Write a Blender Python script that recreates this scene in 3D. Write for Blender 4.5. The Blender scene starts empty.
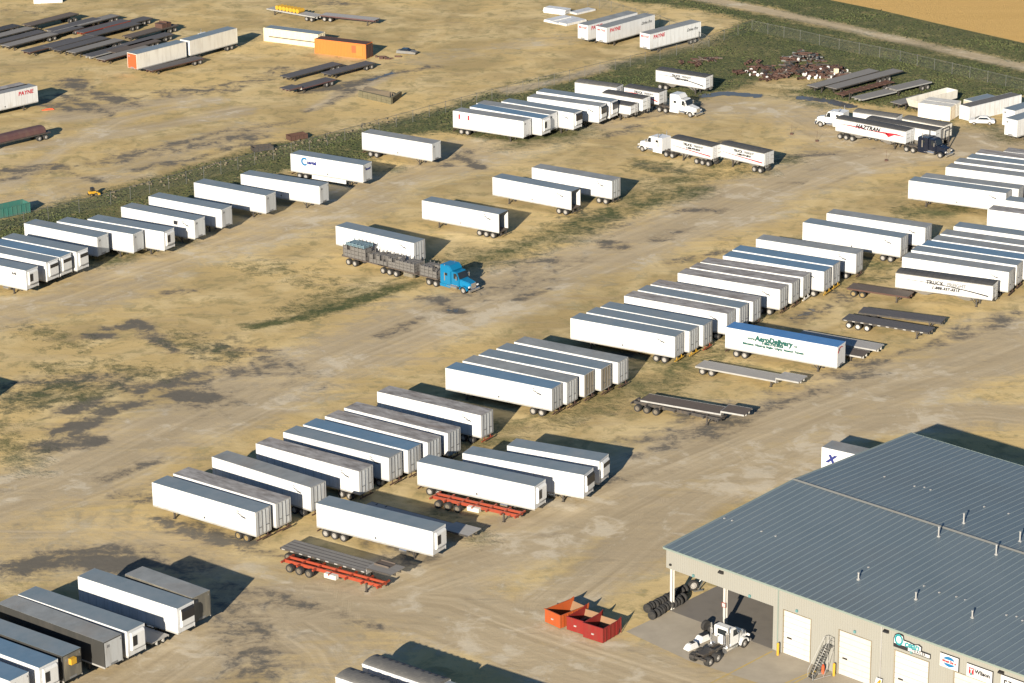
import bpy, math, random
import numpy as np
from mathutils import Vector, Matrix
random.seed(7)
rng = np.random.default_rng(11)
S = bpy.context.scene
COL = S.collection
R = math.radians
# Surveyed plan of the yard, in metres (x to the right, y away from the camera).
# TRAILERS: ground centre x, y, heading in degrees, body length
TRAILERS = {'aero': (36.64, 353.19, -31.2, 16.5),
 'bx': (43.91, 309.26, -34.0, 14.6),
 'c1': (-19.69, 401.3, -37.2, 15.2),
 'c2': (-7.08, 414.93, -33.6, 14.4),
 'c3': (4.13, 427.09, -35.2, 15.2),
 'c4': (10.56, 432.66, -33.9, 15.2),
 'e1': (15.58, 357.83, -30.6, 16.0),
 'e10': (38.48, 385.01, -30.1, 16.0),
 'e11': (40.07, 387.76, -30.5, 16.0),
 'e12': (44.02, 393.03, -29.8, 16.0),
 'e2': (17.77, 360.08, -31.8, 16.0),
 'e3': (19.78, 362.37, -31.8, 16.0),
 'e4': (23.29, 367.1, -31.1, 16.0),
 'e5': (25.27, 369.5, -31.7, 16.0),
 'e6': (27.24, 372.06, -30.8, 16.0),
 'e7': (31.43, 377.18, -30.0, 16.0),
 'e8': (33.32, 379.75, -29.6, 16.0),
 'e9': (35.08, 382.34, -28.2, 16.0),
 'f10': (-43.8, 426.44, -33.2, 14.4),
 'f11': (-36.23, 431.15, -30.1, 15.2),
 'f12': (-29.44, 443.06, -31.5, 14.4),
 'f13': (-18.32, 455.64, -33.2, 14.4),
 'f1r': (-75.71, 389.45, -32.0, 14.5),
 'f2r': (-73.34, 393.31, -32.0, 14.5),
 'f3r': (-71.76, 395.74, -32.0, 14.5),
 'f4': (-69.61, 398.12, -31.8, 14.4),
 'f5': (-67.47, 405.23, -32.4, 14.4),
 'f6': (-62.49, 406.42, -29.9, 14.4),
 'f7': (-57.94, 407.45, -30.1, 14.4),
 'f8': (-53.73, 413.41, -32.6, 14.4),
 'f9': (-50.1, 418.97, -32.5, 14.4),
 'g1': (51.72, 400.83, -31.9, 16.1),
 'g2': (55.91, 405.64, -30.4, 16.1),
 'haz': (62.46, 462.52, -39.9, 14.2),
 'haz2': (67.44, 462.23, -37.7, 13.7),
 'hop1': (62.14, 378.51, -26.5, 14.4),
 'hop2': (32.2, 499.82, -35.9, 10.8),
 'hop3': (31.28, 452.56, -42.6, 8.9),
 'hop4': (39.42, 448.3, -42.4, 9.3),
 'hop5a': (16.27, 492.38, -30.8, 8.6),
 'hop5b': (24.5, 488.23, -36.8, 7.6),
 'hop6': (20.85, 484.1, -35.3, 8.6),
 'k1': (-53.67, 260.45, -37.0, 16),
 'k2': (-51.7, 263.05, -37.0, 16),
 'k3': (-47.83, 266.26, -38.0, 16),
 'k4': (-45.88, 268.66, -36.7, 16),
 'k5': (-40.72, 273.68, -36.4, 14.5),
 'k6': (-37.45, 275.18, -39.0, 10.2),
 'l1': (-3.86, 306.09, -30.4, 16.1),
 'l2': (1.68, 309.04, -27.2, 16.1),
 'l3': (5.34, 312.37, -26.3, 12.2),
 'l4': (-15.23, 293.4, -32.5, 16.1),
 'm1': (-35.21, 299.81, -36.3, 16.0),
 'm2': (-33.04, 302.36, -36.9, 16.0),
 'm3': (-29.11, 307.33, -38.8, 16.0),
 'm4': (-24.0, 311.88, -36.0, 16.0),
 'm5': (-20.82, 315.84, -34.0, 16.0),
 'm6': (-18.57, 318.26, -34.4, 16.0),
 'm7': (-16.12, 320.89, -35.7, 16.0),
 'm8': (-13.82, 323.8, -34.9, 16.0),
 'm9': (-9.87, 329.61, -34.0, 16.0),
 'n1': (-1.19, 338.48, -31.2, 16.0),
 'n2': (0.92, 340.91, -33.0, 16.0),
 'n3': (3.1, 343.42, -31.4, 16.0),
 'n4': (5.41, 345.68, -32.2, 16.0),
 'n5': (7.75, 348.16, -32.4, 16.0),
 'off': (-76.15, 340.38, -36, 14.6),
 'or1': (-67.3, 522.3, 49.6, 12.8),
 'or2': (-58.41, 533.05, 51.7, 13.2),
 'p0': (-1.58, 245.29, -37, 14.6),
 'p1': (-11.05, 254.54, -37.4, 9.4),
 'p2': (-11.32, 250.0, -37.0, 14),
 'pay1': (31.67, 534.29, 44.9, 14.9),
 'pay2': (23.15, 540.37, 48.0, 14.9),
 'pay3': (19.7, 542.61, 46.8, 14.9),
 'payL': (-91.79, 488.87, 45.0, 14.9),
 'r1': (70.9, 423.12, -28.9, 16.1),
 'r2': (73.14, 425.2, -27.7, 16.1),
 'r3': (77.91, 430.61, -28.5, 16.1),
 'r4': (79.78, 433.77, -28.5, 16.1),
 'r5': (82.18, 436.12, -28.5, 16.1),
 'r6': (84.06, 438.87, -28.5, 16.1),
 'r7': (88.73, 439.54, -28.5, 16.1),
 'r8': (84.2, 411.68, -28.5, 16.1),
 'r9': (80.77, 406.89, -28.5, 16.1),
 'rt1': (91.13, 467.39, 43.0, 14.6),
 'rt2': (89.93, 475.73, 43.0, 14.6),
 's1': (64.54, 383.65, -28.5, 16.1),
 's2': (66.27, 386.83, -29.0, 16.1),
 's3': (68.09, 389.3, -28.8, 16.1),
 's4': (69.99, 391.83, -28.8, 16.1),
 's5': (71.7, 394.65, -28.8, 16.1),
 's6': (74.24, 398.34, -28.8, 16.1),
 'u1': (-3.04, 469.49, -32.2, 14.4),
 'u2': (0.06, 471.52, -35.1, 15.2),
 'u3': (1.3, 474.08, -33.2, 15.2),
 'u4': (5.61, 474.99, -34.7, 15.2),
 'u5': (10.1, 478.79, -30.2, 14.4),
 'u6': (12.0, 482.09, -32.3, 15.2),
 'wh1': (63.83, 469.22, -32.2, 8.2),
 'wh2': (71.59, 463.71, -39.9, 8.4)}
FLATS = {'b1': (-21.09, 393.85, -39.2, 7.13),
 'b2': (-15.94, 390.57, -40.3, 9.13),
 'b3': (-11.48, 388.69, -36.0, 4.6),
 'cont1': (75.6, 479.1, -32.9, 6.16),
 'cont2': (85.5, 481.35, 37.6, 13.56),
 'dump': (75.67, 485.64, 41.5, 11.24),
 'fb1': (-19.31, 286.62, -34.6, 15.67),
 'fb10': (41.11, 355.87, -31.0, 11.32),
 'fb11': (-43.01, 271.66, -37.0, 13.88),
 'fb2': (-19.64, 284.86, -33.2, 13.38),
 'fb3': (-3.96, 303.43, -31.1, 11.88),
 'fb4': (-11.03, 298.8, -34.8, 15.82),
 'fb5': (31.52, 346.55, -30.7, 15.12),
 'fb6': (23.44, 333.88, -28.1, 14.46),
 'fb6b': (21.18, 333.56, -32.0, 12.76),
 'fb7': (52.91, 379.9, -28.0, 9.25),
 'fb8': (52.13, 365.22, -29.1, 12.7),
 'fb9': (54.54, 368.84, -24.0, 11.98),
 'ma': (-37.38, 515.07, 50.7, 13.86),
 'mar': (-85.62, 468.04, 41.2, 10.86),
 'mb': (-30.4, 516.29, 50.5, 11.43),
 'mc': (-37.28, 503.84, 42.9, 11.52),
 'ocont': (-32.12, 531.2, -26.9, 10.58),
 'ra': (61.88, 503.16, 43.0, 17.65),
 'rb': (65.8, 502.54, 42.5, 19.03),
 'rc': (69.8, 494.82, 38.7, 18.21),
 'rd': (71.55, 486.56, 41.9, 9.08),
 'rust': (64.99, 496.25, 41.5, 13.69),
 'ta': (-93.22, 558.37, 58.0, 13.39),
 'tb': (-88.13, 555.13, 49.7, 13.46),
 'tc': (-81.86, 552.87, 59.0, 13.03),
 'td': (-79.49, 550.63, 54.6, 12.49),
 'td1': (-43.91, 564.25, -38.6, 13.4),
 'td2': (-32.3, 558.77, -26.1, 12.62),
 'te': (-100.34, 547.1, 50.1, 10.2),
 'tf': (-97.64, 544.25, 50.2, 10.84),
 'tg': (-94.96, 542.19, 53.6, 11.55),
 'th': (-90.12, 537.59, 64.6, 11.0),
 'ti': (-84.19, 537.78, 59.9, 11.53),
 'tj': (-81.07, 535.86, 56.1, 12.28),
 'tk': (-77.4, 533.34, 55.0, 12.62),
 'tl': (-74.58, 530.49, 51.5, 11.1),
 'tm': (-71.68, 548.34, 51.4, 13.42),
 'tn': (-103.89, 550.59, 12.2, 6.73),
 'to': (-64.0, 521.36, 42.1, 12.61),
 'wcont': (-42.39, 541.45, -30.0, 12.62)}
SPOTS = {'apron': [(11.8, 270.12), (17.0, 275.38), (22.05, 281.22)],
 'apron2': [(11.8, 270.12), (18.15, 262.78), (24.72, 256.91)],
 'bin2': [(5.64, 271.15), (7.18, 268.89)],
 'bin3': [(7.31, 269.63), (9.13, 266.8)],
 'binbrown': [(-38.37, 467.14), (-35.59, 469.62)],
 'bindark': [(-44.09, 460.98), (-40.88, 461.48)],
 'bins': [(3.42, 272.46), (4.76, 270.83)],
 'blue_wheels': [(-24.28, 398.13), (-23.3, 397.37), (-19.37, 394.1), (-18.09, 392.96), (-16.97, 392.12), (-12.08, 387.72), (-10.96, 386.99),
                 (-6.92, 383.86)],
 'bluefront': [(-4.53, 385.15), (-6.92, 383.86)],
 'bollards': [(27.36, 263.91), (32.63, 258.99), (36.25, 256.84)],
 'car': [(82.87, 474.16)],
 'col2': [(21.67, 272.48)],
 'fenceA': [(-87.87, 410.45), (-79.81, 417.4), (-73.05, 423.01), (-68.71, 426.65), (-64.24, 430.9), (-55.89, 439.67), (-42.95, 453.46),
            (-28.55, 468.02), (-11.42, 486.15), (-0.41, 497.07), (17.18, 513.54), (29.06, 524.02), (39.2, 534.19), (42.53, 539.49), (48.73, 547.37)],
 'fenceB': [(48.73, 547.37), (57.43, 538.35), (64.22, 530.5), (74.7, 520.27), (94.31, 497.19), (105.66, 484.49)],
 'fenceC': [(6.78, 583.71), (11.96, 577.62), (21.2, 565.83), (30.6, 552.67), (39.2, 534.19)],
 'hazfront': [(74.02, 457.3)],
 'hoods': [(19.0, 263.06), (20.14, 265.89)],
 'hop3front': [(22.38, 460.09), (23.45, 457.53)],
 'hop5front': [(33.77, 487.67)],
 'junk': [(44.26, 521.7), (61.58, 522.49), (46.85, 507.57), (56.3, 508.65), (44.37, 511.5), (55.37, 518.01)],
 'ladder': [(30.1, 258.23), (32.09, 260.85)],
 'machine': [(19.21, 279.46)],
 'or2front': [(-54.3, 544.63)],
 'ramp': [(-27.76, 498.3), (-21.49, 492.6), (-19.67, 497.94), (-15.71, 500.69), (-25.04, 507.83), (-7.36, 513.9)],
 'reddeb': [(-83.62, 491.44)],
 'slabs': [(10.03, 564.54), (11.52, 557.19), (15.4, 565.19), (18.78, 561.35), (13.5, 555.3), (16.46, 552.48)],
 'smallax': [(33.08, 517.48), (37.58, 522.02)],
 'stakes': [(48.96, 468.97), (52.85, 464.24), (63.12, 451.54)],
 'teal': [(-80.9, 423.85), (-77.44, 426.99)],
 'tyreC': [(20.44, 270.27)],
 'tyresA': [(14.87, 275.95), (18.37, 280.0)],
 'tyresB': [(15.05, 273.15), (17.96, 276.89)],
 'whfront': [(56.14, 478.37)],
 'white_truck': [(20.63, 261.15), (24.65, 265.77)],
 'whitetop': [(-97.36, 581.33)],
 'wreck': [(-19.81, 531.22)],
 'wt_wheels': [(24.33, 266.14), (21.46, 262.76), (20.45, 261.78)],
 'yellow': [(-67.93, 435.56)]}
STROKES = [('L', 2.4, 1.0, [(28.2, 588.5), (41.4, 577.1), (52.8, 566.1), (64.9, 552.7), (76.6, 539.1), (87.2, 526.9), (97.5, 515.2), (109.1, 501.7)]), ('G', 2.4, -1, [(28.2, 588.5), (41.4, 577.1), (52.8, 566.1), (64.9, 552.7), (76.6, 539.1), (87.2, 526.9), (97.5, 515.2), (109.1, 501.7)]), ('G', 2.2, -0.9, [(0.2, 502.2), (9.5, 509.3), (16.9, 517.4)]), ('L', 2.0, 0.8, [(0.2, 502.2), (9.5, 509.3), (16.9, 517.4), (27.2, 525.7), (38.6, 536.7)]), ('L', 9, 0.75, [(-67.4, 302.5), (-55.1, 314.5), (-47.9, 325.1), (-34.6, 344.3), (-24.7, 356.3), (-15.6, 367.1), (-4.5, 381.1), (7.3, 394.6), (19.8, 409.0), (29.8, 420.7), (53.5, 449.5), (66.3, 458.3), (84.3, 463.9)]), ('L', 8, 0.6, [(-77.9, 372.6), (-65.3, 383.2), (-54.0, 397.8), (-40.4, 413.8), (-30.4, 426.8), (-18.2, 443.4), (-6.8, 458.2), (8.8, 473.7), (23.4, 485.3), (38.1, 490.3), (50.3, 485.5), (58.6, 465.0)]), ('L', 9, 0.8, [(-40.5, 257.6), (-33.5, 269.2), (-20.2, 277.7), (-9.5, 286.6), (0.7, 294.7), (15.3, 312.4), (28.4, 325.2), (41.0, 337.1), (57.1, 349.7), (72.9, 363.2)]), ('L', 5, 0.8, [(4.9, 278.3), (14.4, 294.4), (22.1, 306.0), (35.5, 321.6), (46.7, 331.5), (60.0, 334.7), (69.5, 330.8)]), ('L', 8, 0.85, [(-20.3, 279.0), (-8.1, 276.0), (0.5, 268.3), (12.7, 258.6), (18.6, 253.9)]), ('L', 9, 0.55, [(-61.7, 296.5), (-50.1, 296.2), (-38.7, 287.5), (-27.9, 279.2), (-19.5, 266.4), (-15.8, 254.8)]), ('L', 4, 0.6, [(-61.4, 308.4), (-54.6, 311.3), (-50.7, 317.6)]), ('L', 2.5, 0.6, [(-83.7, 440.2), (-77.4, 464.3), (-69.6, 483.8), (-61.6, 491.9), (-53.9, 497.3)]), ('L', 6, 0.5, [(-81.7, 428.8), (-75.0, 437.0), (-66.7, 448.4), (-56.7, 463.4), (-47.5, 476.1)]), ('L', 2, 0.7, [(-22.5, 514.6), (-29.5, 503.5), (-36.0, 489.3)]), ('L', 5, 0.4, [(-17.1, 526.2), (10.2, 541.5)]), ('L', 4, 0.7, [(-80.6, 485.7), (-72.3, 490.9), (-60.4, 497.6)]), ('L', 3, 0.7, [(-87.8, 464.7), (-74.9, 470.6), (-63.6, 478.1), (-48.6, 488.5)]), ('D', 2.6, 0.9, [(-58.3, 337.7), (-56.2, 339.1), (-54.2, 342.0)]), ('D', 3, 0.95, [(-55.3, 333.0), (-53.1, 335.4), (-51.0, 338.9), (-47.6, 341.0)]), ('D', 3.5, 0.75, [(-49.1, 344.8), (-46.1, 347.7), (-42.3, 349.1)]), ('D', 3.6, 1, [(-43.7, 343.5), (-39.9, 342.2)]), ('D', 2.8, 0.85, [(-59.8, 325.5), (-57.1, 326.1)]), ('D', 3, 0.8, [(-57.4, 331.3), (-54.8, 327.7), (-53.5, 327.3)]), ('D', 2.4, 0.9, [(-59.4, 367.3), (-56.8, 367.2)]), ('D', 2, 0.8, [(-56.7, 370.6), (-54.4, 371.0)]), ('D', 1.8, 0.8, [(-53.3, 373.9), (-50.5, 367.4), (-46.3, 361.1)]), ('D', 1.6, 0.7, [(-50.4, 385.9), (-46.2, 386.6)]), ('D', 5, 0.9, [(-55.1, 289.8), (-51.7, 291.7), (-47.2, 291.6), (-43.6, 288.7)]), ('D', 3, 0.7, [(-48.1, 290.5), (-44.5, 286.8)]), ('D', 2.6, 0.85, [(-10.3, 379.9), (-8.5, 376.7), (-7.1, 375.8)]), ('D', 2.2, 0.7, [(-13.2, 382.7), (-9.3, 381.2)]), ('D', 2.2, 0.85, [(14.4, 407.1), (16.6, 405.5)]), ('D', 1.5, 0.7, [(1.2, 381.8), (5.3, 385.3)]), ('D', 2.4, 0.7, [(26.1, 424.1), (33.2, 424.3)]), ('D', 2, 0.5, [(22.9, 408.8), (27.9, 414.9)]), ('D', 2.6, 0.6, [(12.5, 355.1), (18.8, 358.9), (24.4, 360.8)]), ('D', 3, 0.5, [(15.7, 320.5), (23.5, 327.0), (31.8, 335.6), (40.3, 342.6), (49.5, 353.1), (61.9, 363.6), (73.2, 373.0)]), ('D', 2.5, 0.45, [(5.6, 309.6), (12.9, 313.1), (20.3, 315.5)]), ('D', 2.2, 0.6, [(-30.4, 272.1), (-27.1, 271.5), (-26.3, 269.0)]), ('D', 4, 0.5, [(-31.1, 271.6), (-28.0, 266.7), (-28.4, 259.6)]), ('D', 2, 0.5, [(-43.4, 307.9), (-40.1, 310.9), (-47.2, 309.5)]), ('D', 2, 0.55, [(-50.2, 314.4), (-44.2, 320.0)]), ('D', 3, 0.8, [(-38.7, 502.5), (-31.5, 506.6), (-25.2, 512.4), (-20.7, 516.8), (-15.1, 519.7)]), ('D', 2, 0.6, [(-36.8, 488.0), (-32.6, 493.5), (-29.5, 503.5)]), ('D', 4, 0.75, [(-82.5, 513.5), (-78.7, 504.3), (-73.6, 500.4), (-67.2, 493.6)]), ('D', 2.5, 0.6, [(-83.1, 502.3), (-76.2, 492.5), (-72.1, 489.5)]), ('D', 2.5, 0.6, [(-61.8, 463.6), (-54.0, 471.1), (-50.1, 476.2)]), ('D', 2, 0.6, [(-85.5, 450.9), (-77.7, 454.9), (-67.8, 444.2)]), ('D', 3, 0.6, [(-62.0, 451.2), (-56.6, 455.3), (-49.6, 461.8), (-45.1, 469.4)]), ('D', 2, 0.5, [(-39.6, 577.4), (-31.1, 576.0)]), ('D', 3, 0.5, [(-106.3, 574.2), (-97.6, 571.8)]), ('D', 2, 0.45, [(-47.5, 476.1), (-37.3, 482.4)]), ('D', 2.2, 0.55, [(-14.4, 458.5), (-10.9, 452.1), (-6.8, 461.3)]), ('D', 1.5, 0.8, [(-9.3, 458.3), (-5.0, 450.1)]), ('D', 1.6, 0.6, [(23.2, 481.2), (26.8, 482.4), (34.4, 489.8)]), ('D', 2, 0.5, [(17.5, 470.0), (23.0, 476.4)]), ('D', 2, 0.6, [(-29.3, 281.8), (-20.1, 275.9), (-14.5, 271.7)]), ('D', 2.5, 0.7, [(-40.9, 301.8), (-30.2, 293.3), (-24.3, 289.8)]), ('D', 3.4, 0.55, [(-20.4, 301.2), (-15.4, 293.8), (-11.8, 289.5)]), ('D', 3, 0.5, [(-40.3, 362.9), (-34.6, 360.7), (-30.4, 350.6), (-36.5, 352.0)]), ('D', 2.5, 0.6, [(-34.9, 355.9), (-32.4, 354.2)]), ('D', 1.6, 0.6, [(-17.6, 366.3), (-13.0, 373.4)]), ('D', 2.4, 0.5, [(66.5, 459.5), (59.6, 458.5), (49.0, 455.2), (45.4, 452.9)]), ('D', 1.6, 0.6, [(44.1, 439.1), (47.4, 439.0)]), ('D', 1.8, 0.5, [(33.2, 403.4), (22.2, 396.4)]), ('D', 3, 0.5, [(45.0, 386.1), (47.8, 379.2), (40.5, 370.7)]), ('D', 2.2, 0.6, [(38.0, 465.8), (32.4, 459.7)]), ('D', 2, 0.5, [(21.8, 450.8), (29.9, 446.2)]), ('D', 1.6, 0.5, [(7.8, 419.9), (12.3, 413.4)]), ('D', 3, 0.5, [(12.5, 422.4), (17.1, 416.9)]), ('D', 9, 0.5, [(-64.8, 344.1), (-55.0, 349.5), (-42.2, 342.3)]), ('D', 5, 0.5, [(-94.2, 502.8), (-82.0, 494.9), (-72.1, 489.5)]), ('D', 4, 0.5, [(-85.1, 448.5), (-75.7, 453.0), (-66.2, 457.5)]), ('D', 4, 0.5, [(-66.4, 458.8), (-55.2, 465.9), (-45.5, 473.3)]), ('D', 5, 0.45, [(-64.5, 501.4), (-52.0, 506.0), (-43.7, 519.5)]), ('D', 7, 0.35, [(-10.3, 381.3), (1.3, 387.7), (7.3, 398.4)]), ('D', 8, 0.4, [(-40.1, 360.9), (-31.5, 355.8), (-28.3, 348.6)]), ('D', 6, 0.4, [(-39.0, 290.2), (-29.7, 274.1), (-27.3, 258.9)]), ('D', 5, 0.4, [(15.9, 325.6), (32.1, 339.2), (46.4, 350.1)]), ('G', 1.8, 0.95, [(-35.9, 370.3), (-30.0, 374.0), (-24.6, 379.1), (-19.1, 384.8), (-14.3, 389.2)]), ('G', 2.5, 0.55, [(-31.6, 376.7), (-23.5, 385.4), (-16.3, 388.3)]), ('G', 4, 0.6, [(-10.6, 395.2), (-4.7, 400.8), (1.4, 404.6), (7.6, 410.4), (12.4, 417.1)]), ('G', 3.4, 0.75, [(-1.7, 402.2), (4.5, 409.5), (12.4, 418.6), (20.7, 427.6), (29.2, 435.7)]), ('G', 3, 0.55, [(17.6, 430.5), (28.0, 442.7), (35.1, 450.2), (47.1, 452.8)]), ('G', 3, 0.5, [(21.8, 450.8), (31.4, 444.4), (41.4, 445.8)]), ('G', 4, 0.55, [(-64.5, 342.3), (-59.7, 345.1), (-55.7, 345.0)]), ('G', 3, 0.45, [(-60.9, 353.6), (-54.4, 355.3), (-48.5, 351.2)]), ('G', 5, 0.55, [(11.4, 341.7), (16.8, 345.3), (24.0, 354.7), (28.4, 358.6)]), ('G', 3.4, 0.5, [(6.0, 332.8), (11.3, 336.9)]), ('G', 3, 0.5, [(-9.1, 322.9), (-4.1, 324.5), (-1.0, 329.5)]), ('G', 4, 0.6, [(46.7, 388.4), (53.2, 393.9), (55.2, 397.6)]), ('G', 3, 0.8, [(63.0, 421.5), (67.9, 423.0), (73.9, 425.5)]), ('G', 3, 0.5, [(-28.3, 446.8), (-20.1, 450.7)]), ('G', 3, 0.6, [(-62.0, 401.0), (-56.6, 406.7), (-52.3, 409.1)]), ('G', 3, 0.5, [(-39.8, 435.6), (-36.0, 438.3)]), ('G', 4, 0.6, [(0.0, 464.2), (6.1, 467.2), (12.3, 472.2)]), ('G', 3, 0.5, [(30.4, 366.8), (37.1, 379.6), (41.8, 384.0)]), ('G', 2, 0.5, [(-7.5, 302.3), (-3.9, 294.9)]), ('G', 3, 0.35, [(-67.6, 370.1), (-59.7, 363.6)]), ('G', 3, 0.35, [(-46.0, 365.2), (-38.5, 358.8)]), ('G', 3, 0.4, [(-65.3, 331.5), (-59.3, 317.8)]), ('G', 2, 0.5, [(49.5, 496.3), (57.6, 486.6), (59.9, 483.7)]), ('G', 3, 0.6, [(82.1, 477.2), (86.0, 463.8)]), ('G', 3, 0.3, [(-39.2, 398.7), (-26.6, 388.7)]), ('W', 2.4, 1, [(35.8, 496.2), (39.6, 498.2), (44.9, 495.8)]), ('W', 2.4, 1, [(53.5, 493.9), (58.1, 491.6), (61.3, 487.9)]), ('W', 1.4, 0.7, [(-21.6, 516.9), (-26.1, 510.9)]), ('W', 1.2, 0.7, [(-9.2, 377.2), (-8.1, 376.3)]), ('W', 1.2, 0.6, [(15.4, 406.6), (16.0, 406.1)]), ('W', 1.5, 0.6, [(39.9, 371.6), (43.1, 374.9)])]
ZONES = [('G', 1, 2, [(-91.3, 412.1), (-80.9, 423.9), (-75.6, 430.2), (-69.2, 436.2), (-57.6, 448.6), (-43.7, 462.9), (-35.5, 470.9), (-25.8, 476.5), (-11.6, 490.0), (-1.7, 503.8), (5.4, 511.0), (17.7, 519.0), (26.0, 527.4), (38.7, 538.4), (48.1, 557.2), (39.6, 566.7), (19.4, 579.2), (11.1, 587.4), (146.2, 580.3), (121.4, 475.5), (93.7, 493.6), (86.0, 490.3), (77.2, 474.1), (75.0, 483.0), (66.8, 488.3), (61.6, 490.0), (53.2, 496.1), (47.3, 504.5), (38.3, 498.3), (34.7, 493.3), (24.0, 497.4), (16.2, 484.9), (11.5, 468.9), (1.8, 465.4), (-12.2, 473.2), (-21.6, 471.0), (-23.3, 455.7), (-36.8, 450.2), (-44.2, 438.6), (-49.8, 429.8), (-55.7, 425.0), (-60.9, 416.2), (-68.8, 406.2), (-87.1, 390.9)]), ('F', 1, 1.5, [(64.6, 577.8), (76.6, 564.9), (87.0, 551.6), (100.9, 534.6), (127.2, 500.1), (169.6, 589.1), (70.9, 637.8)]), ('G', -0.9, 2, [(43.8, 504.7), (49.0, 510.5), (60.0, 508.5), (53.5, 499.8)])]
VENTS = [(20.8, 6.4), (28.1, 6.4), (34.9, 6.6), (21.2, 20.1), (28.5, 20.2), (21.1, 24.9), (28.4, 24.8)]
APRON = [(11.8, 270.12), (17.0, 275.38), (22.05, 281.22), (27.13, 282.14), (43.4, 287.93), (61.63, 266.75), (55.07, 234.33), (33.15, 248.75), (24.78, 257.59), (18.15, 262.78)]
# ------------------------------------------------------------------ materials
def newmat(name):
    m = bpy.data.materials.new(name); m.use_nodes = True
    nt = m.node_tree; nt.nodes.clear()
    o = nt.nodes.new('ShaderNodeOutputMaterial'); b = nt.nodes.new('ShaderNodeBsdfPrincipled')
    nt.links.new(b.outputs[0], o.inputs[0])
    return m, nt, b
def N(nt, t, **k):
    n = nt.nodes.new(t)
    for a, v in k.items():
        if a in n.inputs.keys(): n.inputs[a].default_value = v
        else: setattr(n, a, v)
    return n
def coords(nt, scale=(1,1,1), rot=(0,0,0), src='Object'):
    tc = nt.nodes.new('ShaderNodeTexCoord'); mp = nt.nodes.new('ShaderNodeMapping')
    mp.inputs['Scale'].default_value = scale; mp.inputs['Rotation'].default_value = rot
    nt.links.new(tc.outputs[src], mp.inputs[0]); return mp.outputs[0]
def noise(nt, vec, scale, detail=4, rough=.6):
    n = N(nt, 'ShaderNodeTexNoise', Scale=scale, Detail=detail, Roughness=rough)
    nt.links.new(vec, n.inputs['Vector']); return n.outputs['Fac']
def ramp(nt, fac, a, b, c0=(0,0,0,1), c1=(1,1,1,1)):
    r = nt.nodes.new('ShaderNodeValToRGB'); e = r.color_ramp.elements
    e[0].position = a; e[1].position = b; e[0].color = c0; e[1].color = c1
    nt.links.new(fac, r.inputs[0]); return r.outputs[0]
def mixc(nt, fac, a, b, mode='MIX'):
    m = nt.nodes.new('ShaderNodeMix'); m.data_type = 'RGBA'; m.blend_type = mode
    for s, v in ((0, fac), (6, a), (7, b)):
        if hasattr(v, 'links'): nt.links.new(v, m.inputs[s])
        else: m.inputs[s].default_value = v if s == 0 else (*v[:3], 1)
    return m.outputs[2]
def mth(nt, op, a, b=0.0, clamp=False):
    m = nt.nodes.new('ShaderNodeMath'); m.operation = op; m.use_clamp = clamp
    for i, v in enumerate((a, b)):
        if hasattr(v, 'links'): nt.links.new(v, m.inputs[i])
        else: m.inputs[i].default_value = v
    return m.outputs[0]
def paint(name, col, rough=.45, metal=0.0, dirt=.25, dirtcol=(.16,.12,.08), scale=.8, streak=(1,1,.15), vary=.06, bump=0.0):
    """painted or weathered surface: noise dirt, slight change from object to object"""
    m, nt, b = newmat(name)
    v = coords(nt, streak)
    f = noise(nt, v, scale, 6, .65)
    f = ramp(nt, f, .48, .80)
    f = mth(nt, 'MULTIPLY', f, dirt)
    info = nt.nodes.new('ShaderNodeObjectInfo')
    k = mth(nt, 'ADD', mth(nt, 'MULTIPLY', info.outputs['Random'], vary*2), 1-vary)
    c = mixc(nt, 1.0, col, col); base = nt.nodes.new('ShaderNodeVectorMath'); base.operation = 'SCALE'
    nt.links.new(c, base.inputs[0]); nt.links.new(k, base.inputs['Scale'])
    c = mixc(nt, f, base.outputs[0], dirtcol)
    nt.links.new(c, b.inputs['Base Color'])
    b.inputs['Roughness'].default_value = rough; b.inputs['Metallic'].default_value = metal
    if bump:
        bp = nt.nodes.new('ShaderNodeBump'); bp.inputs['Strength'].default_value = bump
        nt.links.new(f, bp.inputs['Height']); nt.links.new(bp.outputs[0], b.inputs['Normal'])
    return m
def streaky(name, c0, c1, c2, rough=.5, sx=.5, sy=.35, tilt=25, lo=.35, hi=.68):
    """weathered metal roof skin, streaks of two tones and rust"""
    m, nt, b = newmat(name)
    v = coords(nt, (sx, sy, 1), (0, 0, R(tilt)))
    info = nt.nodes.new('ShaderNodeObjectInfo')
    off = nt.nodes.new('ShaderNodeVectorMath'); off.operation = 'ADD'
    sc = nt.nodes.new('ShaderNodeVectorMath'); sc.operation = 'SCALE'
    nt.links.new(v, off.inputs[0]); nt.links.new(info.outputs['Random'], sc.inputs['Scale']); sc.inputs[0].default_value = (37, 19, 5)
    nt.links.new(sc.outputs[0], off.inputs[1])
    f = ramp(nt, noise(nt, off.outputs[0], 1.0, 8, .7), lo, hi)
    g = ramp(nt, noise(nt, off.outputs[0], .35, 5, .6), .5, .75)
    c = mixc(nt, f, c0, c1); c = mixc(nt, mth(nt, 'MULTIPLY', g, .7), c, c2)
    nt.links.new(c, b.inputs['Base Color']); b.inputs['Roughness'].default_value = rough
    return m
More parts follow.
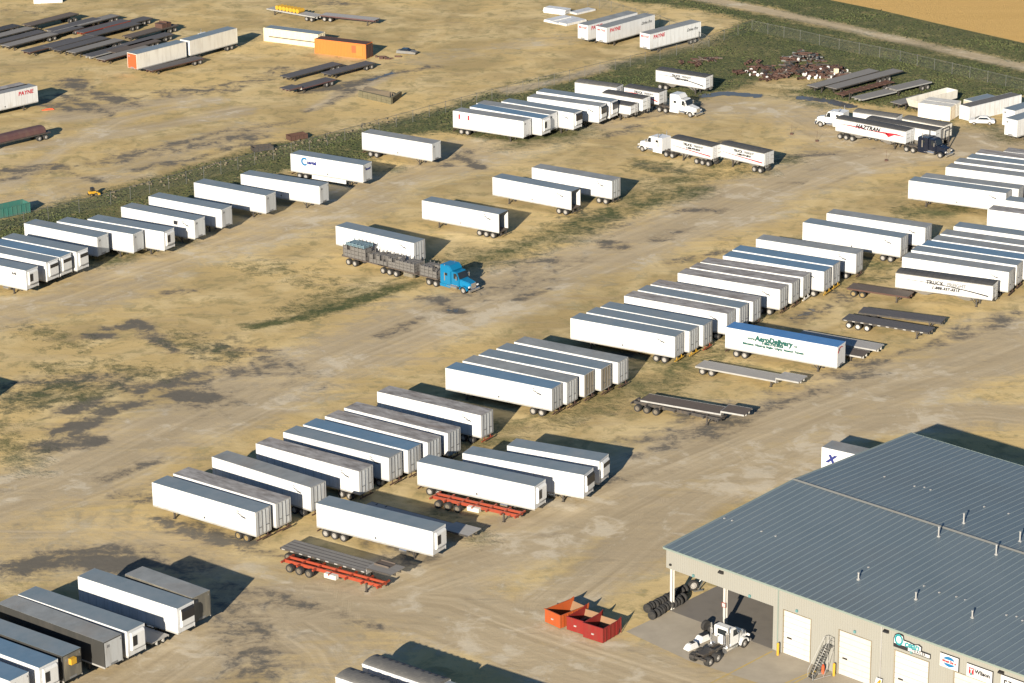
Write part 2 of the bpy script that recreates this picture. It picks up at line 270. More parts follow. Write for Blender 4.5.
def trailer_skin(name, col, seam=1.22, grime=.5):
    """painted sheet sides: panel joints every 1.22 m, road grime that thins upwards, odd patched sheets"""
    m, nt, b = newmat(name)
    tc = nt.nodes.new('ShaderNodeTexCoord'); sx = nt.nodes.new('ShaderNodeSeparateXYZ'); nt.links.new(tc.outputs['Object'], sx.inputs[0])
    info = nt.nodes.new('ShaderNodeObjectInfo')
    k = mth(nt, 'ADD', mth(nt, 'MULTIPLY', info.outputs['Random'], .16), .88)
    q = mth(nt, 'DIVIDE', mth(nt, 'ADD', sx.outputs[0], 100.3), seam); fr = mth(nt, 'FRACT', q); cell = mth(nt, 'FLOOR', q)
    line = mth(nt, 'LESS_THAN', fr, .065)
    wn = N(nt, 'ShaderNodeTexWhiteNoise', noise_dimensions='2D'); cv = nt.nodes.new('ShaderNodeCombineXYZ')
    nt.links.new(cell, cv.inputs[0]); nt.links.new(mth(nt, 'MULTIPLY', info.outputs['Random'], 91.7), cv.inputs[1]); nt.links.new(cv.outputs[0], wn.inputs['Vector'])
    pan = mth(nt, 'ADD', mth(nt, 'MULTIPLY', wn.outputs['Value'], .07), .95)
    base = nt.nodes.new('ShaderNodeVectorMath'); base.operation = 'SCALE'; base.inputs[0].default_value = col
    nt.links.new(mth(nt, 'MULTIPLY', k, pan), base.inputs['Scale'])
    c = mixc(nt, mth(nt, 'MULTIPLY', line, .45), base.outputs[0], (.25,.26,.27))
    off = nt.nodes.new('ShaderNodeVectorMath'); off.operation = 'ADD'; sc = nt.nodes.new('ShaderNodeVectorMath'); sc.operation = 'SCALE'; sc.inputs[0].default_value = (53, 17, 9)
    nt.links.new(info.outputs['Random'], sc.inputs['Scale']); nt.links.new(coords(nt, (1,1,.22)), off.inputs[0]); nt.links.new(sc.outputs[0], off.inputs[1])
    st = noise(nt, off.outputs[0], 1.8, 6, .7)
    low = mth(nt, 'SUBTRACT', 1.25, mth(nt, 'MULTIPLY', sx.outputs[2], .30), True)
    c = mixc(nt, mth(nt, 'MULTIPLY', mth(nt, 'MULTIPLY', ramp(nt, st, .46, .72), grime), low), c, (.30,.25,.18))
    top = mth(nt, 'MULTIPLY', ramp(nt, noise(nt, off.outputs[0], 3.2, 3, .6), .60, .72), .22)
    c = mixc(nt, top, c, (.33,.30,.26))
    nt.links.new(c, b.inputs['Base Color']); b.inputs['Roughness'].default_value = .45
    return m
M = {}
M['white'] = trailer_skin('white_trailer_skin', (.60,.615,.625))
M['white2'] = paint('white_cab_paint', (.62,.63,.63), .3, dirt=.2, scale=2)
M['creamwhite'] = paint('old_white_skin', (.62,.60,.54), .5, dirt=.55, dirtcol=(.26,.21,.15), scale=1.2)
M['rail'] = paint('aluminium_rail', (.42,.42,.41), .45, .3, dirt=.5)
M['door'] = paint('grey_door_skin', (.46,.48,.49), .5, dirt=.6, dirtcol=(.17,.15,.13), scale=1.6, vary=.16)
M['door_brown'] = paint('rusty_brown_door_skin', (.20,.17,.12), .7, dirt=.8, dirtcol=(.42,.36,.28), scale=2.2)
M['door_blue'] = paint('pale_blue_door_skin', (.42,.52,.60), .5, dirt=.4, scale=1.6)
M['rod'] = paint('lock_rod', (.20,.20,.20), .5, .4)
M['roof_dark'] = streaky('slate_roof_skin', (.15,.19,.215), (.20,.23,.25), (.215,.22,.21), .45)
M['roof_blue'] = streaky('blue_grey_roof_skin', (.10,.175,.255), (.14,.21,.285), (.12,.165,.205), .4)
M['roof_grey'] = streaky('weathered_grey_roof_skin', (.36,.35,.34), (.13,.115,.105), (.18,.14,.115), .7, .5, 1.3, 30)
M['roof_light'] = streaky('pale_grey_roof_skin', (.26,.275,.275), (.18,.19,.19), (.22,.19,.16), .6)
M['roof_royal'] = streaky('royal_blue_roof_skin', (.06,.17,.38), (.08,.20,.42), (.06,.15,.33), .4)
M['tarp'] = paint('black_tarp', (.055,.055,.055), .7, dirt=.6, dirtcol=(.11,.105,.10), scale=1.4, streak=(1,1,1))
M['tarp_grey'] = paint('grey_tarp', (.105,.103,.098), .8, dirt=.7, dirtcol=(.19,.18,.16), scale=2, streak=(1,1,1))
M['maroon'] = paint('maroon_tarp', (.09,.045,.045), .7, dirt=.4)
M['brown_side'] = paint('shabby_brown_side', (.10,.095,.08), .7, dirt=.7, dirtcol=(.30,.27,.2))
M['frame'] = paint('black_chassis', (.045,.042,.04), .6, dirt=.6, dirtcol=(.15,.11,.07), scale=2)
M['rust'] = paint('rusty_steel', (.075,.038,.028), .8, dirt=.6, dirtcol=(.06,.04,.03), scale=3, streak=(1,1,1))
M['rubber'] = paint('tyre_rubber', (.022,.022,.022), .85, dirt=.35, dirtcol=(.12,.10,.08), scale=4, streak=(1,1,1))
M['rim'] = paint('wheel_rim', (.42,.41,.39), .4, .25, dirt=.35, scale=5, streak=(1,1,1))
M['rim_d'] = paint('dull_wheel_rim', (.15,.13,.10), .6, dirt=.4, scale=5, streak=(1,1,1))
M['rim_b'] = paint('bright_wheel_rim', (.62,.61,.58), .4, .1, dirt=.2, scale=5, streak=(1,1,1))
M['rim_y'] = paint('yellow_wheel_rim', (.26,.19,.08), .6, dirt=.4, scale=5, streak=(1,1,1))
M['red'] = paint('red_bumper_paint', (.22,.035,.02), .5, dirt=.6, scale=3)
M['yellow'] = paint('yellow_paint', (.50,.29,.025), .5, dirt=.3, scale=3)
M['orange'] = paint('orange_chassis_paint', (.28,.042,.016), .6, dirt=.7, dirtcol=(.10,.05,.03), scale=2)
M['orange_c'] = paint('orange_container_paint', (.62,.165,.03), .6, dirt=.3, dirtcol=(.30,.10,.04), scale=1.5)
M['cream_c'] = paint('cream_container_paint', (.68,.60,.42), .6, dirt=.3, scale=1.5)
M['redend'] = paint('red_end_panel', (.62,.09,.03), .5, dirt=.15)
M['black'] = paint('black_plastic', (.02,.02,.022), .4, dirt=.2)
M['glass'] = paint('dark_glass', (.015,.02,.025), .08, dirt=.05)
M['blue_cab'] = paint('bright_blue_cab_paint', (.005,.145,.30), .22, dirt=.06, scale=2)
M['navy_cab'] = paint('dark_navy_cab_paint', (.006,.010,.022), .22, dirt=.1, scale=2)
M['chrome'] = paint('chrome', (.72,.72,.72), .18, .9, dirt=.1)
M['deck_grey'] = paint('grey_deck_boards', (.20,.19,.175), .8, dirt=.6, dirtcol=(.10,.09,.08), scale=3, streak=(.2,2,1))
M['deck_brown'] = paint('dark_brown_deck_boards', (.095,.075,.062), .85, dirt=.6, dirtcol=(.17,.14,.11), scale=3, streak=(.2,2,1))
M['deck_dark'] = paint('charcoal_deck', (.075,.073,.078), .8, dirt=.6, dirtcol=(.14,.13,.12), scale=3, streak=(.2,2,1))
M['deck_light'] = paint('pale_deck', (.33,.32,.30), .7, dirt=.5, dirtcol=(.17,.15,.13), scale=3, streak=(.2,2,1))
M['bin_red'] = paint('red_bin_paint', (.20,.012,.010), .6, dirt=.55, dirtcol=(.12,.05,.03), scale=1.6)
M['bin_orange'] = paint('orange_bin_paint', (.36,.07,.016), .55, dirt=.55, dirtcol=(.16,.07,.03), scale=1.6)
M['bin_in'] = paint('rusty_bin_floor', (.22,.13,.07), .8, dirt=.6, scale=2, streak=(1,1,1))
M['teal'] = paint('teal_dumpster_paint', (.03,.12,.10), .6, dirt=.4, scale=2)
M['steel'] = paint('galvanised_steel', (.17,.175,.17), .45, .5, dirt=.3)
M['load'] = paint('grey_timber_bundle', (.125,.12,.115), .85, dirt=.8, dirtcol=(.08,.07,.06), scale=5, streak=(.4,2,2))
M['load_b'] = paint('blue_grey_wrap', (.12,.19,.23), .6, dirt=.4, scale=3)
M['wood'] = paint('pale_lumber', (.52,.42,.27), .8, dirt=.4, scale=4)
M['cream'] = paint('cream_wall_cladding', (.265,.262,.235), .55, dirt=.2, dirtcol=(.24,.215,.17), scale=.5, streak=(1,1,.2), vary=.01)
M['trim'] = paint('pale_teal_eave_trim', (.20,.245,.22), .5, dirt=.2)
M['bdoor'] = paint('white_shutter_door', (.50,.485,.45), .45, dirt=.35, dirtcol=(.34,.31,.26), scale=1.2)
M['droof'] = streaky('blue_grey_building_roof', (.115,.15,.17), (.14,.175,.195), (.13,.142,.142), .45, .12, .12, 20)
M['roofrib'] = streaky('roof_rib', (.135,.17,.19), (.12,.155,.175), (.14,.16,.17), .4, .3, .3, 0)
M['ridgecap'] = paint('ridge_cap_metal', (.18,.185,.175), .6, dirt=.3)
M['lampteal'] = paint('pale_teal_lamp', (.10,.24,.25), .4, dirt=.1)
M['wreck'] = paint('dull_grey_wreck', (.17,.17,.165), .6, dirt=.6)
M['rustwhite'] = paint('rust_streaked_white', (.50,.44,.34), .6, dirt=.9, dirtcol=(.30,.12,.04), scale=1.6)
M['interior'] = paint('dark_interior', (.05,.05,.048), .9)
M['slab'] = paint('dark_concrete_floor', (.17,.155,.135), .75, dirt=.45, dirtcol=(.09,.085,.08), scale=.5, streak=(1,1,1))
M['ink'] = paint('black_lettering', (.02,.02,.025), .5, dirt=0, vary=0)
M['ink_grey'] = paint('grey_lettering', (.16,.165,.17), .5, dirt=0, vary=0)
M['ink_red'] = paint('red_lettering', (.42,.015,.03), .5, dirt=0, vary=0)
M['ink_green'] = paint('dark_green_lettering', (.01,.08,.07), .5, dirt=0, vary=0)
M['ink_blue'] = paint('blue_lettering', (.01,.13,.30), .5, dirt=0, vary=0)
M['ink_navy'] = paint('navy_lettering', (.02,.03,.16), .5, dirt=0, vary=0)
M['ink_teal'] = paint('teal_lettering', (.02,.22,.25), .5, dirt=0, vary=0)
M['signwhite'] = paint('sign_face', (.60,.60,.60), .5, dirt=.03, vary=0)
M['linepaint'] = paint('worn_yellow_line', (.45,.32,.08), .7, dirt=.9, dirtcol=(.3,.26,.18), scale=1.5, streak=(1,1,1))
M['rubblemat'] = paint('dark_rubble', (.10,.085,.055), .95, dirt=.5, dirtcol=(.18,.145,.09), scale=1)
M['shade_side'] = paint('shade_dark_side', (.03,.03,.028), .7, dirt=.4, dirtcol=(.09,.08,.07))  # near-black colour stands in for the neighbouring trailer's shade on these sides
M['soil'] = paint('sandy_soil', (.46,.34,.19), .95, dirt=.7, dirtcol=(.34,.26,.16), scale=.7, streak=(1,1,1), bump=.3)
M['berm'] = paint('mossy_retaining_blocks', (.11,.10,.06), .95, dirt=.7, dirtcol=(.22,.18,.11), scale=1, streak=(1,1,1))

# ------------------------------------------------------------------ mesh builder
class MB:
    def __init__(s): s.v = []; s.f = []; s.m = []
    def quad(s, pts, mi=0):
        n = len(s.v); s.v += [tuple(p) for p in pts]; s.f.append(tuple(range(n, n+len(pts)))); s.m.append(mi)
    def hexa(s, p, mi=0):          # 8 points: bottom loop then top loop
        n = len(s.v); s.v += [tuple(q) for q in p]
        for f in ((3,2,1,0),(4,5,6,7),(0,1,5,4),(1,2,6,5),(2,3,7,6),(3,0,4,7)):
            s.f.append(tuple(n+i for i in f)); s.m.append(mi)
        return s
    def box(s, x0, x1, y0, y1, z0, z1, mi=0):
        return s.hexa([(x0,y0,z0),(x1,y0,z0),(x1,y1,z0),(x0,y1,z0),(x0,y0,z1),(x1,y0,z1),(x1,y1,z1),(x0,y1,z1)], mi)
    def prism(s, prof, y0, y1, mi=0):      # profile in xz, extruded along y
        n = len(s.v); k = len(prof)
        s.v += [(x, y0, z) for x, z in prof] + [(x, y1, z) for x, z in prof]
        s.f.append(tuple(range(n, n+k))); s.m.append(mi)
        s.f.append(tuple(range(n+2*k-1, n+k-1, -1))); s.m.append(mi)
        for i in range(k):
            j = (i+1) % k; s.f.append((n+j, n+i, n+k+i, n+k+j)); s.m.append(mi)
        return s
    def prismx(s, prof, x0, x1, mi=0):     # profile in yz, extruded along x
        n = len(s.v); k = len(prof)
        s.v += [(x0, y, z) for y, z in prof] + [(x1, y, z) for y, z in prof]
        s.f.append(tuple(range(n, n+k))); s.m.append(mi)
        s.f.append(tuple(range(n+2*k-1, n+k-1, -1))); s.m.append(mi)
        for i in range(k):
            j = (i+1) % k; s.f.append((n+j, n+i, n+k+i, n+k+j)); s.m.append(mi)
        return s
    def cyl(s, p0, p1, r, n=12, mi=0, r1=None):
        p0 = Vector(p0); p1 = Vector(p1); d = (p1-p0).normalized(); r1 = r if r1 is None else r1
        u = d.orthogonal().normalized(); w = d.cross(u); b = len(s.v)
        for p, q in ((p0, r), (p1, r1)):
            for i in range(n):
                a = 2*math.pi*i/n; s.v.append(tuple(p + u*q*math.cos(a) + w*q*math.sin(a)))
        for i in range(n):
            j = (i+1) % n; s.f.append((b+i, b+j, b+n+j, b+n+i)); s.m.append(mi)
        s.f.append(tuple(range(b+n-1, b-1, -1))); s.m.append(mi)
        s.f.append(tuple(range(b+n, b+2*n))); s.m.append(mi)
        return s
    def mesh(s, name, *mats, bevel=0):
        me = bpy.data.meshes.new(name); me.from_pydata(s.v, [], s.f)
        for m in mats: me.materials.append(M[m] if isinstance(m, str) else m)
        me.polygons.foreach_set('material_index', s.m)
        import bmesh
        bm = bmesh.new(); bm.from_mesh(me)
        bmesh.ops.recalc_face_normals(bm, faces=bm.faces)
        if bevel:
            bmesh.ops.bevel(bm, geom=[e for e in bm.edges if len(e.link_faces) == 2 and e.calc_face_angle(0) > .5], offset=bevel, segments=2, affect='EDGES', clamp_overlap=True)
        bm.to_mesh(me); bm.free(); me.update(); return me
CACHE = {}
def cached(key, fn):
    if key not in CACHE: CACHE[key] = fn()
    return CACHE[key]
def put(name, me, parent=None, loc=(0,0,0), rot=(0,0,0), scale=None):
    o = bpy.data.objects.new(name, me); COL.objects.link(o)
    if parent: o.parent = parent
    o.location = loc; o.rotation_euler = rot
    if scale: o.scale = scale
    return o
def thing(name, label, cat, loc, yaw=0, group=None, me=None):
    o = bpy.data.objects.new(name, me); COL.objects.link(o)
    o.location = (loc[0], loc[1], loc[2] if len(loc) > 2 else 0); o.rotation_euler = (0, 0, R(yaw))
    o['label'] = label; o['category'] = cat
    if group: o['group'] = group
    return o
def tag(o, label, cat, group=None):
    o['label'] = label; o['category'] = cat
    if group: o['group'] = group
def struct(o): o['kind'] = 'structure'; return o

def text_mesh(s, size, mat, bold=0.0, shear=0.0, spacing=1.0):
    def mk():
        c = bpy.data.curves.new('lettering', 'FONT'); c.body = s; c.size = size; c.align_x = 'CENTER'; c.align_y = 'CENTER'
        c.offset = bold; c.shear = shear; c.extrude = .012; c.space_character = spacing; c.resolution_u = 3
        c.materials.append(M[mat])
        t = bpy.data.objects.new('lettering', c); COL.objects.link(t)
        bpy.context.view_layer.update()
        me = bpy.data.meshes.new_from_object(t.evaluated_get(bpy.context.evaluated_depsgraph_get()))
        bpy.data.objects.remove(t); bpy.data.curves.remove(c)
        me.name = 'lettering'; return me
    return cached(('t', s, size, mat, bold, shear, spacing), mk)
def on_side(parent, me, x, z, side=-1, y=1.33, name='lettering'):
    """put a flat mark on the long side: side -1 faces local -y, +1 faces local +y"""
    return put(name, me, parent, (x, side*y, z), (R(90), 0, 0 if side < 0 else R(180)))
def on_end(parent, me, y, z, x, end=1, name='lettering'):
    return put(name, me, parent, (x, y, z), (R(90), 0, R(90) if end > 0 else R(-90)))
def shape_mesh(polys, mat, name='mark'):
    mb = MB()
    for p in polys:
        n = len(mb.v); k = len(p)
        mb.v += [(x, y, .008) for x, y in p] + [(x, y, 0) for x, y in p]
        mb.f.append(tuple(range(n, n+k))); mb.m.append(0)
        for i in range(k):
            j = (i+1) % k; mb.f.append((n+i, n+k+i, n+k+j, n+j)); mb.m.append(0)
    return mb.mesh(name, mat)
def arc_band(cx, cy, rx, ry, a0, a1, t0, t1, n=18):
    """tapering band along an arc as quads"""
    out = []
    for i in range(n):
        qs = []
        for u in (i/n, (i+1)/n):
            a = R(a0+(a1-a0)*u); t = t0+(t1-t0)*u
            qs.append(((cx+(rx+t/2)*math.cos(a), cy+(ry+t/2)*math.sin(a)), (cx+(rx-t/2)*math.cos(a), cy+(ry-t/2)*math.sin(a))))
        out.append([qs[0][0], qs[1][0], qs[1][1], qs[0][1]])
    return out

# ------------------------------------------------------------------ wheels and running gear
def tyre_me(w=.55, r=.50):
    def mk():
        mb = MB(); n = 18; prof = [(-w/2, r*.62), (-w/2, r*.93), (-w/2+.06, r), (w/2-.06, r), (w/2, r*.93), (w/2, r*.62)]
        b = 0
        for y, q in prof:
            for i in range(n):
                a = 2*math.pi*i/n; mb.v.append((q*math.cos(a), y, q*math.sin(a)))
        for k in range(len(prof)-1):
            for i in range(n):
                j = (i+1) % n; mb.f.append((k*n+i, k*n+j, (k+1)*n+j, (k+1)*n+i)); mb.m.append(0)
        for k, y in ((0, -w/2+.05), (len(prof)-1, w/2-.05)):
            c = len(mb.v)
            for i in range(n):
                a = 2*math.pi*i/n; mb.v.append((r*.62*math.cos(a), y, r*.62*math.sin(a)))
            mb.f.append(tuple(range(c, c+n))); mb.m.append(0)
            for i in range(n):
                j = (i+1) % n; mb.f.append((k*n+i, k*n+j, c+j, c+i)); mb.m.append(0)
        return mb.mesh('tyre', 'rubber')
    return cached(('tyre', w, r), mk)
def rim_me(side, w=.55, r=.5, mat='rim'):
    def mk():
        mb = MB(); y = side*(w/2-.055)
        mb.cyl((0, y, 0), (0, y+side*.03, 0), r*.60, 16); mb.cyl((0, y+side*.03, 0), (0, y+side*.10, 0), r*.24, 10)
        for i in range(8):
            a = i*math.pi/4+.2; mb.cyl((r*.42*math.cos(a), y+side*.03, r*.42*math.sin(a)), (r*.42*math.cos(a), y+side*.045, r*.42*math.sin(a)), .045, 6, 1)
        return mb.mesh('rim', mat, 'frame')
    return cached(('rim', side, w, r, mat), mk)
def wheel(parent, x, side, w=.55, r=.5, y=1.0, rim='rim'):
    o = put('wheel', tyre_me(w, r), parent, (x, side*y, r))
    put('rim', rim_me(side, w, r, rim), o); return o
def axles(parent, xs, rim='rim', r=.5):
    for x in xs:
        for s in (-1, 1): wheel(parent, x, s, r=r, rim=rim)
def legs(parent, x, top=1.15, mat='frame'):
    for s in (-1, 1):
        me = cached(('leg', s, top, mat), lambda: MB().box(-.09,.09, s*.82-.09, s*.82+.09, .12, top).box(-.05,.05, s*.82-.05, s*.82+.05, .04,.2).box(-.18,.18, s*.82-.16, s*.82+.16, 0, .05).hexa([(.05,s*.78,.35),(.15,s*.78,.35),(.15,s*.86,.35),(.05,s*.86,.35),(.85,s*.78,top),(.95,s*.78,top),(.95,s*.86,top),(.85,s*.86,top)]).mesh('landing_leg', mat))
        put('landing_leg', me, parent, (x, 0, 0))

# ------------------------------------------------------------------ box trailers
# canonical: rear doors at +x, nose at -x; nose_right trailers are turned by 180 degrees
def box_trailer(name, cat, label, T, nose_right=False, roof='roof_dark', group=None, reefer=None, doors='door', bumper='rust',
                ax=2, rim='rim', H=4.08, z0=1.15, side='white', open_rear=False, mark=True, ribs=False, dot=True, skirt=False, endmat=None, slide=1.6, plain=False):
    x, y, yaw, L = T
    t = thing(name, label, cat, (x, y, 0), yaw+(180 if nose_right else 0), group)
    hL = L/2; vs = 1 if nose_right else -1
    if open_rear:
        def mk():
            mb = MB(); a, b = -hL, hL
            mb.box(a, b, -1.3, -1.25, z0, H-.03).box(a, b, 1.25, 1.3, z0, H-.03).box(a, a+.05, -1.25, 1.25, z0, H-.03)
            mb.box(a+.05, b, -1.25, 1.25, z0, z0+.06, 1)
            return mb.mesh('body', side, 'deck_brown')
        put('body', mk(), t)
    else:
        put('body', cached(('body', L, z0, H, side), lambda: MB().box(-hL, hL, -1.3, 1.3, z0, H-.03).mesh('body', side, bevel=.02)), t)
    put('roof', cached(('roof', L, H, roof), lambda: MB().box(-hL+.01, hL-.01, -1.295, 1.295, H-.028, H+.012).mesh('roof', roof)), t)
    def rails():
        mb = MB()
        for s in (-1, 1):
            mb.box(-hL-.01, hL+.01, min(s*1.27, s*1.318), max(s*1.27, s*1.318), z0-.10, z0+.09, 0)
            mb.box(-hL-.01, hL+.01, min(s*1.302, s*1.316), max(s*1.302, s*1.316), H-.10, H+.0, 1)
            for e in (-1, 1): mb.box(min(e*hL-e*.08, e*hL+e*.012), max(e*hL-e*.08, e*hL+e*.012), min(s*1.24, s*1.314), max(s*1.24, s*1.314), z0+.09, H-.035, 1)
        if ribs:
            n = int(L/1.22)
            for i in range(1, n):
                for s in (-1, 1): mb.box(-hL+i*L/n-.03, -hL+i*L/n+.03, min(s*1.3, s*1.312), max(s*1.3, s*1.312), z0+.09, H-.09, 1)
        return mb.mesh('side_rail', 'rail', side)
    put('side_rail', cached(('rails', L, z0, H, side, ribs), rails), t)
    if plain: return t
    # underframe
    put('chassis', cached(('ch', L, z0), lambda: MB().box(-hL+.4, hL-.1, -.55, -.42, z0-.34, z0-.10).box(-hL+.4, hL-.1, .42, .55, z0-.34, z0-.10)
        .box(-hL+.2, -hL+2.0, -1.0, 1.0, z0-.13, z0-.005).box(hL-4.3, hL-.1, -1.2, 1.2, z0-.10, z0-.005).mesh('chassis', 'frame')), t)
    sp = 1.25
    xs = [hL-slide-i*sp for i in range(ax)]
    axles(t, xs, rim)
    legs(t, -hL+2.9, z0-.05)
    if skirt:
        me = MB().box(-hL+3.4, hL-4.2, vs*1.28-.02, vs*1.28+.02, .35, z0-.11).mesh('side_skirt', side); put('side_skirt', me, t)
    # rear
    rx = hL
    if open_rear:
        for s in (-1, 1):
            me = cached(('odoor', s, doors, H), lambda: MB().box(-1.27, -.02, s*1.33-.02, s*1.33+.02, z0+.02, H-.06).mesh('door', doors))
            put('door', me, t, (rx, 0, 0))
        put('rear_frame', cached(('rf', H, z0), lambda: MB().box(0,.07,-1.3,-1.22,z0-.1,H).box(0,.07,1.22,1.3,z0-.1,H).box(0,.07,-1.22,1.22,H-.12,H).box(0,.07,-1.22,1.22,z0-.1,z0+.03).mesh('rear_frame', 'frame')), t, (rx, 0, 0))
    else:
        for s in (-1, 1):
            def dm():
                mb = MB(); y0, y1 = (0.01, 1.22) if s > 0 else (-1.22, -.01)
                mb.box(.0, .045, y0, y1, z0+.05, H-.10)
                for k in range(2):
                    yy = y0+(k+.5)*(y1-y0)/2; mb.box(.045, .052, yy-.02, yy+.02, z0+.12, H-.18)
                return mb.mesh('door', doors)
            d = put('door', cached(('door', s, doors, H, z0), dm), t, (rx, 0, 0))
            put('lock_rod', cached(('rod', s, H), lambda: MB().cyl((.09, s*.30, z0+.02), (.09, s*.30, H-.08), .03, 6).cyl((.09, s*.95, z0+.02), (.09, s*.95, H-.08), .03, 6).box(.07,.12,s*.62-.33,s*.62+.33,z0+.85,z0+.90).mesh('lock_rod', 'rod')), d)
        put('rear_frame', cached(('rfc', H, z0), lambda: MB().box(0,.05,-1.31,-1.225,z0-.1,H).box(0,.05,1.225,1.31,z0-.1,H).box(0,.05,-1.225,1.225,H-.09,H).box(0,.05,-1.225,1.225,z0-.12,z0+.045).mesh('rear_frame', 'rail')), t, (rx, 0, 0))
    put('rear_bumper', cached(('bump', bumper, z0), lambda: MB().box(0,.10,-1.25,1.25,.50,.64).box(0,.07,-.75,-.65,.5,z0-.1).box(0,.07,.65,.75,.5,z0-.1).mesh('rear_bumper', bumper)), t, (rx-.02, 0, 0))
    # nose
    if reefer:
        def un():
            mb = MB(); zt = H-.25
            mb.prism([(-.34, z0+.75), (-.0, z0+.55), (0, zt), (-.24, zt), (-.34, zt-.25)], -.98, .98)
            return mb.mesh('cooling_unit', 'white2', bevel=.06)
        u = put('cooling_unit', cached(('unit', reefer, H), un), t, (-hL-.012, 0, 0))
        if reefer == 'white': put('grille', cached(('gr', 0, H), lambda: MB().box(-.38,-.32,.25,.85,H-1.75,H-.65).mesh('grille', 'black')), u)
        if reefer == 'dark': put('grille', cached(('lc', H), lambda: MB().prism([(-.38,H-1.45),(-.28,H-1.45),(-.20,H-.22),(-.26,H-.22),(-.38,H-.5)],-.94,.94).mesh('grille', 'black')), u)
        if reefer == 'tall': put('grille', cached(('gr', 1, H), lambda: MB().box(-.38,-.30,-.85,.85,H-1.0,H-.5).mesh('grille', 'black')), u)
        put('fuel_tank', cached('rft', lambda: MB().cyl((-.5,0,.62),(.5,0,.62),.28,12).mesh('fuel_tank', 'chrome')), t, (-hL+4.4, vs*.7, 0))
    else:
        put('nose_panel', cached(('nose', L, H, endmat), lambda: MB().box(-.03,0,-1.2,1.2,z0+.05,H-.12).box(-.05,-.03,-.5,.5,z0+.08,z0+.30,1).box(-.05,-.03,.55,.95,H-.75,H-.45,1).box(-.045,-.03,-1.1,-1.0,H-.5,H-.3,1).mesh('nose_panel', endmat or side, 'ink_grey')), t, (-hL-.012, 0, 0))
    if mark:
        me = cached('swoosh', lambda: shape_mesh([[(-.75,.20),(-.15,.08),(.1,-.06),(-.3,.0)], [(-.1,-.06),(.6,-.16),(.75,-.36),(.1,-.22)], [(-.8,.50),(-.35,.38),(-.05,.44),(-.4,.30)]], 'ink', 'company_mark'))
        xx = hL-2.2 if not nose_right else -hL+1.8
        on_side(t, me, xx, H-.80, vs, 1.33, 'company_mark')
    if dot:
        me = cached('placard', lambda: shape_mesh([[(-.13,0),(0,-.15),(.13,0),(0,.15)]], 'ink', 'placard'))
        on_side(t, me, .1 if not nose_right else -.2, z0+.42, vs, 1.33, 'placard')
    return t

FENCE_G = 'box trailers backed against the west fence'
ROW_G = 'box trailers in the long diagonal row'
ordn = ['leftmost', 'second', 'third', 'fourth', 'fifth', 'sixth', 'seventh', 'eighth', 'ninth', 'tenth', 'eleventh', 'rightmost']

# fence-side row (nose towards the yard)
F = {
 'f1r': ('white refrigerated trailer nearest the left edge, small white cooling unit and tiny black letters', dict(reefer='white', roof='roof_dark', mark=False)),
 'f2r': ('white refrigerated trailer with dark cooling unit, second from the left edge by the fence', dict(reefer='tall', roof='roof_dark', mark=False)),
 'f3r': ('white refrigerated trailer with tall grille, third from the left edge by the fence', dict(reefer='tall', roof='roof_blue', mark=False)),
 'f4': ('white trailer with a pale cooling unit, fourth from the left edge by the fence', dict(reefer='tall', roof='roof_dark', mark=False)),
 'f5': ('white box trailer with plain grey nose, first of three close together by the fence', dict(roof='roof_dark', mark=False)),
 'f6': ('white box trailer with plain nose, middle of three close together by the fence', dict(roof='roof_dark', mark=False)),
 'f7': ('white refrigerated trailer with darker roof, last of three close together by the fence', dict(reefer='white', roof='roof_dark', mark=False)),
 'f8': ('white box trailer with a small black square mark near its nose by the fence', dict(roof='roof_dark')),
 'f9': ('white box trailer with small letters at its tail, sixth along the fence from the crescent logo', dict(roof='roof_dark', mark=False)),
 'f10': ('white box trailer partly shaded by its neighbour, two left of the crescent logo', dict(roof='roof_dark', mark=False)),
 'f11': ('clean white box trailer parked directly left of the crescent logo trailer', dict(roof='roof_dark', mark=False)),
 'f12': ('white trailer with a blue crescent logo and white side skirt by the fence', dict(roof='roof_dark', mark=False, skirt=True)),
 'f13': ('white box trailer standing alone on the grass edge, right of the crescent logo trailer', dict(roof='roof_light', mark=False)),
}
F['f9'] = ('white box trailer with tiny letters at its tail, just right of the black square mark', F['f9'][1])
TH = {}
for k, (lab, kw) in F.items():
    nm = 'refrigerated_trailer' if kw.get('reefer') else 'box_trailer'
    TH[k] = box_trailer(nm, 'trailer', lab, TRAILERS[k], True, group=FENCE_G, ax=2, endmat='door', **kw)
on_side(TH['f1r'], text_mesh('AAE', .5, 'ink', .02), -5.0, 3.3, 1, 1.33)
on_side(TH['f8'], shape_mesh([[(-.4,-.3),(.3,-.3),(.4,.3),(-.4,.3)]], 'ink', 'mark'), -3.6, 3.2, 1, 1.33, 'mark')
cres = shape_mesh(arc_band(0, 0, .55, .55, 45, 315, .30, .30), 'ink_blue', 'crescent_logo')
on_side(TH['f12'], cres, 4.4, 3.1, 1, 1.33, 'crescent_logo')
on_side(TH['f12'], text_mesh('oastal', .8, 'ink_navy', .05), 3.0, 3.05, 1, 1.33)
on_end(TH['f12'], text_mesh('Coastal', .45, 'ink_navy', .02, .2), 0, 3.2, -7.3, -1)
